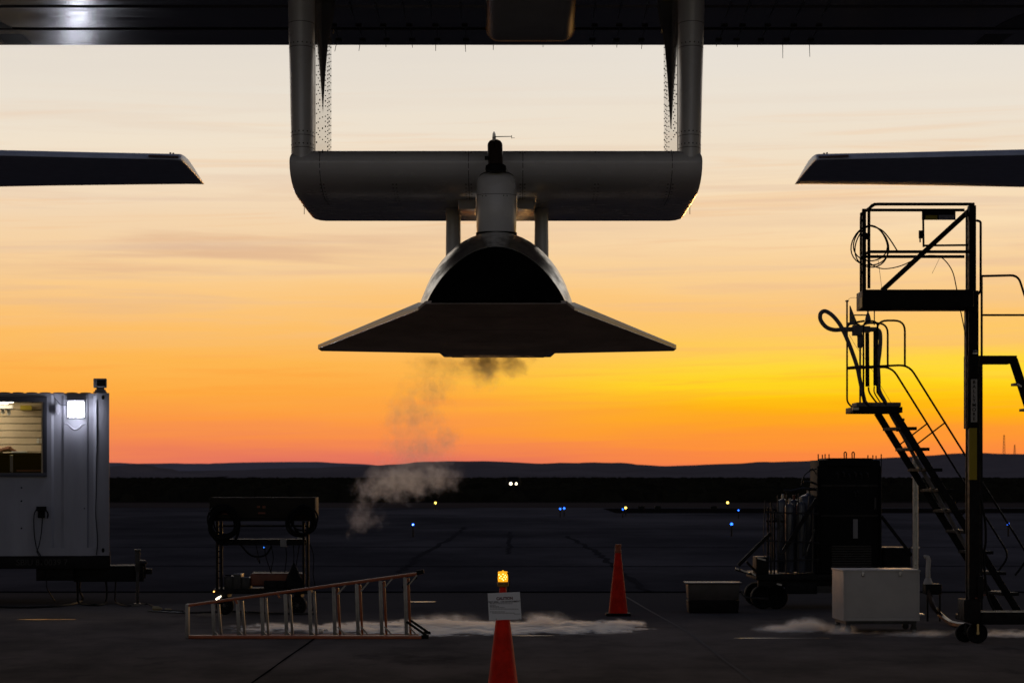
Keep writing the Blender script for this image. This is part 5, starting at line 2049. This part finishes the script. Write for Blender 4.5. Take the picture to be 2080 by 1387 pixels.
b = MB()
b.tube([T(1596, 1000, .3), T(1630, 992, .3), T(1664, 994, .3)], .02, 8)
b.tube([T(1592, 996, .1), T(1604, 996, .1)], .014, 8)
b.tube([T(1632, 978, .2), T(1648, 979, .2), T(1662, 985, .2)], .014, 8)
b.tube(spline([T(1628, 985, .3), T(1632, 968, .3), T(1645, 956, .3), T(1660, 952, .3)], 4), .008, 6)
b.tube(spline([T(1640, 960, .3), T(1650, 952, .3), T(1660, 966, .3)], 4), .008, 6)
rv = random.Random(31)
for i in range(16):
    x0_, x1_ = rv.uniform(1552, 1668), rv.uniform(1552, 1668)
    ya, yb = rv.uniform(990, 1080), rv.uniform(1040, 1160)
    o_ = rv.uniform(-.06, .5)
    b.tube(spline([T(x0_, ya, o_), T((x0_ + x1_) / 2 + rv.uniform(-10, 10), max(ya, yb) + rv.uniform(2, 14), o_ - .03), T(x1_, yb, o_)], 5), rv.choice((.006, .009, .013)), 6)
for x in (1568, 1580, 1598, 1622, 1652):
    b.tube([T(x, rv.uniform(985, 1040), -.03), T(x + rv.uniform(-2, 2), 1164, -.03)], .011, 6)
for y_ in (1040, 1098, 1140):
    b.tube([T(1554, y_, -.05), T(1664, y_ + rv.uniform(-8, 8), -.05)], .010, 6)
b.build_each('manifold_pipe', M['dark_steel'], gas)
labels = ('slim grey gas cylinder at the front left of the trailer, in the frame', 'slim grey gas cylinder second from the left, with a bright rim highlight', 'grey gas cylinder with the red valve between two slim ones',
          'wide grey pressure tank nearest the black cabinet', 'slim grey gas cylinder standing behind the red valve one')
for i, (x, ytop, r_, off) in enumerate(((1590, 1013, 10.5, .45), (1604, 1022, 9.5, .12), (1613, 1014, 10, .62), (1642, 1004, 21, .42), (1627, 1018, 9, .1))):
    D = GD + off
    q = D / F
    c_ = Vector(((x - CX) * q, D, T(0, 1165).z + .006))
    htop = CZ + (HY - ytop) * q - c_.z
    rr_ = r_ * q
    cy = thing('gas_cylinder', c_, labels[i], 'gas cylinder', 'gas cylinders on the trailer')
    b = MB()
    b.lathe(c_, [(rr_ * .9, 0), (rr_, .02), (rr_, htop - rr_ * .9), (rr_ * .93, htop - rr_ * .5), (rr_ * .7, htop - rr_ * .15), (rr_ * .3, htop)], 22)
    b.build('cylinder_body', M['tank'], cy)
    b = MB()
    b.lathe(c_ + Vector((0, 0, htop)), [(rr_ * .28, 0), (.02, .02), (.02, .06), (.008, .065)], 10)
    b.build('cylinder_valve', M['orange_paint'] if i == 2 else M['steel'], cy)

# ------------------------------------------------------------------ white box, tub, duct stand
WD = 32.0
wbx = thing('white_box', Vector(((1780 - CX) * WD / F, WD + .4, 0)), 'white metal box on small casters right of the low mist', 'box')


def U(x, y, off=0.0):
    return P(x, y, WD + off)


b = MB()
A_, B_ = U(1713, 1261), U(1868, 1160)
dxs = (1690 - CX) * (WD + .75) / F - A_.x
bot, topz = A_.z, B_.z
quad = [(A_.x, WD), (B_.x, WD), (B_.x + dxs + .04, WD + .75), (A_.x + dxs, WD + .75)]
b.loft([[(x, y, bot) for x, y in quad], [(x, y, topz) for x, y in quad]])
shell = b.build('box_shell', M['white_box'], wbx, bevel=.01)
b = MB()
b.loft([[(x + (-.008 if i in (0, 3) else .008), y + (-.008 if i < 2 else .008), z) for i, (x, y) in enumerate(quad)] for z in (topz - .004, topz + .016)])
b.build('box_lid', M['white_box'], wbx, bevel=.004)
b = MB()
b.loft([[(x, y, z) for x, y in [(p[0] + (.03 if i in (0, 3) else -.03), p[1] + (.03 if i < 2 else -.03)) for i, p in enumerate(quad)]] for z in (bot - .035, bot - .002)])
b.build('box_skid', M['dark_steel'], wbx)
for i, (x, y) in enumerate(quad):
    b = MB()
    cx_, cy_ = x + (.06 if i in (0, 3) else -.06), y + (.06 if i < 2 else -.06)
    b.lathe((cx_, cy_ - .015, .038), [(0, 0), (.03, 0), (.038, .008), (.038, .028), (.03, .034), (0, .034)], 16, axis=(0, 1, 0))
    b.box((cx_, cy_, .083), (.05, .07, bot - .036 - .066))
    b.build('caster', M['dark_steel'], wbx)
for lx in (.22, .64):
    b = MB()
    b.box((A_.x + lx, WD - .006, topz - .03), (.03, .012, .05))
    b.box((A_.x + lx, WD - .014, topz - .045), (.018, .006, .03))
    b.build('lid_latch', M['steel'], wbx, bevel=.002)
b = MB()
zc_ = (bot + topz) / 2
b.box((A_.x + .012, WD - .003, zc_), (.022, .006, topz - bot - .04))
b.box((B_.x - .012, WD - .003, zc_), (.022, .006, topz - bot - .04))
b.box(((A_.x + B_.x) / 2, WD - .003, bot + .018), (B_.x - A_.x - .05, .006, .03))
b.build('corner_trim', M['white_box'], shell, bevel=.002)
b = MB()
b.box((quad[0][0] + .05, WD + .03, .075), (.04, .03, .08))
b.build('box_latch', M['dark_steel'], wbx)

tub = thing('storage_tub', G(1450, 1245), 'low dull plastic tub with a pale rim between far cone and trailer', 'tub')
TD = G(0, 1245).y
b = MB()
def trect(x0_, x1_, y_, d0, d1):
    z = P(0, y_, TD).z
    return [((x0_ - CX) * TD / F, TD + d0, z), ((x1_ - CX) * TD / F, TD + d0, z), ((x1_ - CX) * TD / F, TD + d1, z), ((x0_ - CX) * TD / F, TD + d1, z)]


b.loft([trect(1399, 1501, 1219, 0, .45), trect(1397, 1503, 1186, -.02, .47)])
b.build('tub_body', M['tub'], tub, bevel=.012)
b = MB()
b.loft([trect(1393, 1506, 1186, -.04, .5), trect(1392, 1507, 1183, -.045, .505)])
b.build('tub_rim', M['tub'], tub, bevel=.004)
b = MB()
b.loft([trect(1400, 1500, 1245, .02, .43), trect(1398, 1502, 1219.4, .0, .45)])
b.build('tub_stand', M['black_steel'], tub, bevel=.01)
cord('tub_hose', [P(1506, 1198, TD), P(1508, 1206, TD), P(1516, 1212, TD), P(1540, 1214, TD), P(1560, 1215, TD + .3)], .012, M['dark_steel'], 'thin dark hose running from the tub to the trailer wheel', 'hose')

DS = thing('duct_stand', G(1895, 1262), 'grey duct stand with an upright nozzle right of the white box', 'duct')
DD = G(0, 1262).y


def H(x, y, off=0.0):
    return P(x, y, DD + off)


b = MB()
b.tube(spline([H(1877, 1131), H(1882, 1130), H(1886, 1137), H(1885, 1155), H(1885, 1172)], 5), [.022] * 6 + [.028] * 15, 12)
b.lathe(H(1885, 1186), [(.055, 0), (.055, .02), (.04, .06), (.028, .08)], 14)
b.build('nozzle', M['plate'], DS)
b = MB()
b.pbox(1880, 1186, 1913, 1207, DD - .06, DD + .2)
b.build('stand_box', M['black_steel'], DS, bevel=.006)
b = MB()
for x in (1884, 1909):
    b.tube([H(x, 1207, .05), H(x, 1262, .05)], .012, 6)
b.build_each('stand_leg', M['black_steel'], DS)
cord('duct_hose', [H(1884, 1190, -.02), H(1889, 1212, -.05), H(1897, 1232, -.06), H(1912, 1250, -.06), G(1935, 1266, .035), G(1960, 1270, .035)], .034, M['brown_metal'], 'thick brown duct hose curving from the stand to the ground', 'hose')

# ------------------------------------------------------------------ far lights, car, markers, masts
M['post_dark'] = M['black_steel']


def taxi_light(x, y, m_, core, r_px, label, grp, z=.36):
    g_ = G(x, y, z)
    q = g_.y / F
    r_px *= .85
    o = thing('taxiway_light' if 'blue' in m_ else 'runway_light', (g_.x, g_.y, 0), label, 'runway light', grp)
    b = MB()
    b.lathe((g_.x, g_.y, z), [(0, -r_px * q), (r_px * q * .75, -r_px * q * .7), (r_px * q, 0), (r_px * q * .75, r_px * q * .7), (0, r_px * q)], 10)
    lo = b.build('lamp', M[m_], o)
    if core:
        b = MB()
        b.lathe((g_.x, g_.y - r_px * q * .75, z), [(0, -r_px * q * .5), (r_px * q * .5, 0), (0, r_px * q * .5)], 8)
        b.build('lamp_core', M[core], lo)
    b = MB()
    b.cyl((g_.x, g_.y, -.01), (g_.x, g_.y, z - r_px * q * .8), .03, .02, 8)
    b.build('lamp_post', M['post_dark'], o)


BG, YG = 'blue taxiway edge lights', 'yellow runway lights'
taxi_light(839, 1065, 'blue_light', 'blue_core', 2.6, 'blue taxiway light with a white core, alone left of the beacon', BG)
taxi_light(1138, 1033, 'blue_light', None, 2.2, 'left one of the close pair of blue taxiway lights', BG)
taxi_light(1146, 1032, 'blue_light', None, 2.4, 'right one of the close pair of blue taxiway lights', BG)
taxi_light(1265, 1034, 'blue_light', None, 1.8, 'dim blue taxiway light touching a yellow one', BG)
taxi_light(1486, 1064, 'blue_light', None, 3.2, 'blue taxiway light left of the gas trailer, the lower one', BG)
taxi_light(1500, 1036, 'blue_light', None, 1.8, 'dim blue taxiway light left of the gas trailer, the upper one', BG)
taxi_light(2048, 1064, 'blue_light', None, 3.0, 'blue taxiway light right of the lift mast', BG)
taxi_light(884.5, 1021, 'yellow_light', None, 2.4, 'yellow runway light below the vapor plume', YG)
taxi_light(1271, 1031, 'yellow_light', None, 2.6, 'yellow runway light beside a dim blue one', YG)
taxi_light(1478, 1020.5, 'yellow_light', None, 2.8, 'yellow runway light left of the gas trailer', YG)
taxi_light(1994, 1019, 'yellow_light', None, 1.8, 'yellow runway light just right of the lift mast', YG)
# distant vehicle facing us
cg = G(1043, 996, 0)
cq = cg.y / F
car = thing('distant_truck', cg, 'distant truck on the dark plain with two bright headlights', 'truck')
b = MB()
X, Y = cg.x, cg.y
b.loft([[(X + sx_ * .95, Y + yy, z) for sx_, yy in ((-1, 0), (1, 0), (1, 4.6), (-1, 4.6))] for z in (.35, 1.05)])
b.loft([[(X + sx_ * w_, Y + yy, z) for sx_, yy in ((-1, a_), (1, a_), (1, e_), (-1, e_))] for z, w_, a_, e_ in ((1.05, .9, 1.2, 3.6), (1.75, .75, 1.9, 3.3))])
b.build('body', M['black_steel'], car, bevel=.06)
for sx_ in (-1, 1):
    b = MB()
    r_ = (2.6 if sx_ < 0 else 2.0) * cq
    b.lathe((X + sx_ * 5.5 * cq, Y - .05, 1.75 - (982 - HY) * cq), [(0, -.04), (r_, -.03), (r_, .03), (0, .04)], 12, axis=(0, 1, 0))
    b.build('headlight', M['car_light'], car)
    for yy in (.8, 3.7):
        b = MB()
        b.lathe((X + sx_ * .8, Y + yy, .36), [(0, -.1), (.36, -.1), (.36, .1), (0, .1)], 16, axis=(1, 0, 0))
        b.build('wheel', M['black'], car)
for x, lab in ((1303, 'dark low runway marker board, leftmost of three'), (1336, 'dark low runway marker board, middle of three'), (1450, 'dark low runway marker board, rightmost of three, near the gas trailer')):
    g_ = G(x, 1034)
    o = thing('marker_board', g_, lab, 'marker board', 'runway marker boards')
    q = g_.y / F
    b = MB()
    b.box(g_ + Vector((0, 0, 4.2 * q)), (13 * q, .12, 5.5 * q))
    b.build('board', M['black_steel'], o, bevel=.02)
    b = MB()
    for sx_ in (-4, 4):
        b.cyl(g_ + Vector((sx_ * q, 0, -.01)), g_ + Vector((sx_ * q, 0, 1.6 * q)), .04, .04, 6)
    b.build('post', M['black_steel'], o)
for x, y0_, y1_, w_, lab in ((2039.5, 883, 924, 5, 'tall faint radio mast on the right hill'), (2061, 903, 924, 4, 'short faint radio mast on the right hill')):
    D = 6600
    b = MB()
    q = D / F
    n_ = 7
    for i in range(n_):
        ya, yb = y1_ + (y0_ - y1_) * i / n_, y1_ + (y0_ - y1_) * (i + 1) / n_
        wa = w_ * (1 - .65 * i / n_) * .5
        wb = w_ * (1 - .65 * (i + 1) / n_) * .5
        b.bar(P(x - wa, ya, D), P(x - wb, yb, D), .7, .7)
        b.bar(P(x + wa, ya, D), P(x + wb, yb, D), .7, .7)
        b.bar(P(x - wa, ya, D), P(x + wb, yb, D), .6, .6)
        b.bar(P(x + wa, ya, D), P(x - wb, yb, D), .6, .6)
    tag(b.build('radio_mast', M['mast_far'], smooth=0), lab, 'mast', 'radio masts on the right hill')

# ------------------------------------------------------------------ vapour: plume under the spaceplane and mist on the concrete
def vapour(name, lo, hi, blobs, gain, nscale, thr, col, aniso, label, rate=0.15, squash=(1, 1, 1), warp=0.0, bend=(.4, .4, .4)):
    lo, hi = Vector(lo), Vector(hi)
    c = (lo + hi) / 2
    b = MB()
    b.box(c, hi - lo)
    m = bpy.data.materials.new(name)
    m.use_nodes = True
    k = N(m.node_tree)
    k.n.remove(k.n['Principled BSDF'])
    pos = k.new('ShaderNodeNewGeometry').outputs['Position']
    wn = k.new('ShaderNodeTexNoise')
    k.l.new(pos, wn.inputs['Vector'])
    wn.inputs['Scale'].default_value = nscale * 0.55
    wn.inputs['Detail'].default_value = 2.0
    wn.inputs['Roughness'].default_value = 0.6
    pos0 = pos
    pos = k.vmath('ADD', pos, k.vmath('MULTIPLY', k.vmath('SUBTRACT', wn.outputs['Color'], (.5, .5, .5)), bend))
    tot = None
    for (p, r, a) in blobs:
        d = k.vmath('MULTIPLY', k.vmath('SUBTRACT', pos, tuple(p)), tuple(1 / q for q in r))
        f_ = k.math('MULTIPLY', k.smooth(k.vmath('LENGTH', d), 1.0, 0.0), a)
        tot = f_ if tot is None else k.math('MAXIMUM', tot, f_)
    q = k.vmath('MULTIPLY', pos0, squash)
    nz = k.noise(q, nscale, 4.0, 0.65, warp)
    nz2 = k.noise(k.vmath('ADD', q, (3.1, 7.7, 1.3)), nscale * 0.4, 1.0, 0.5)
    v = k.math('ADD', k.math('MULTIPLY', nz, 1.6), k.math('MULTIPLY', nz2, 0.8))
    v = k.math('SUBTRACT', v, 0.7)
    # the threshold falls inside the blobs, so their edges break into wisps
    dens = k.math('SUBTRACT', v, k.math('SUBTRACT', thr, k.math('MULTIPLY', tot, 0.42)))
    dens = k.math('MULTIPLY', k.math('MAXIMUM', dens, 0.0), k.math('MULTIPLY', k.smooth(tot, 0.0, 0.25), k.math('MULTIPLY', tot, gain)))
    vs = k.new('ShaderNodeVolumeScatter')
    vs.inputs['Color'].default_value = (*col, 1)
    vs.inputs['Anisotropy'].default_value = aniso
    k.l.new(dens, vs.inputs['Density'])
    k.l.new(vs.outputs[0], k.n['Material Output'].inputs['Volume'])
    m.cycles.volume_step_rate = rate
    m.cycles.homogeneous_volume = False
    o = b.build(name, m, smooth=0)
    return tag(o, label, 'vapor', kind='stuff')


VP = 25.5


def blob(x, y, rx, ry, a, D=VP, rd=.35, dd_=0.0):
    q = D / F
    return (P(x, y, D + dd_), (rx * q, rd, ry * q), a)


pl_blobs = [blob(985, 738, 74, 42, 1.5), blob(1042, 736, 58, 36, 1.1), blob(925, 748, 84, 42, .62), blob(870, 738, 70, 36, .5), blob(985, 768, 46, 26, .7),
            blob(872, 790, 100, 70, .5), blob(845, 845, 95, 85, .55), blob(905, 892, 48, 52, .62), blob(812, 850, 50, 95, .52), blob(850, 915, 120, 70, .62),
            blob(815, 975, 115, 55, .95), blob(885, 968, 75, 45, .8), blob(762, 998, 62, 30, .75), blob(735, 1048, 42, 46, .45), blob(722, 1064, 24, 24, .5), blob(765, 1058, 34, 20, .3)]
vapour('vapor_plume', P(680, 1095, VP) + Vector((0, -.4, 0)), P(1110, 722, VP) + Vector((0, .4, 0)), pl_blobs, 12.0, 16.0, 0.45, (0.81, 0.83, 1.0), 0.65,
       'ragged vapor plume drifting down from the spaceplane belly', rate=0.15, squash=(1, 1, .8), warp=.7)


def gblob(x, y, rx, rz, a, rd, z=.0):
    g_ = G(x, y)
    return ((g_.x, g_.y, z), (rx * g_.y / F, rd, rz), a)


fog = [gblob(900, 1276, 330, .055, 1.5, 2.2), gblob(1140, 1276, 230, .060, 1.5, 1.8), gblob(1255, 1272, 75, .095, 1.0, .9), gblob(700, 1276, 140, .055, .9, 1.6),
       gblob(905, 1272, 120, .24, .34, 1.2), gblob(1105, 1272, 85, .26, .38, 1.0), gblob(1000, 1277, 360, .050, 1.7, 1.8), gblob(560, 1276, 160, .055, .5, 1.5)]
ga, gb_ = G(420, 1290), G(1345, 1256)
vapour('ground_mist', (-3.6, 30.6, .003), (1.95, 36.0, .36), fog, 80.0, 9.0, 0.54, (0.78, 0.86, 1.0), 0.62,
       'white low mist pooling on the concrete behind ladder and sign', rate=0.09, squash=(.7, .5, 1.9), warp=.5, bend=(.6, .6, .10))
fog2 = [gblob(1640, 1280, 70, .20, 1.3, .9), gblob(1590, 1282, 80, .10, .9, 1.1), gblob(1700, 1284, 70, .14, .9, .8), gblob(1850, 1290, 150, .07, .8, .8), gblob(2040, 1290, 140, .07, 1.0, .9)]
vapour('ground_mist', (2.2, 30.2, .003), (6.6, 34.4, .30), fog2, 20.0, 8.0, 0.54, (0.78, 0.86, 1.0), 0.62,
       'thin low mist around the white box and lift base', rate=0.11, squash=(.7, .5, 1.7), warp=.5, bend=(.4, .4, .13))
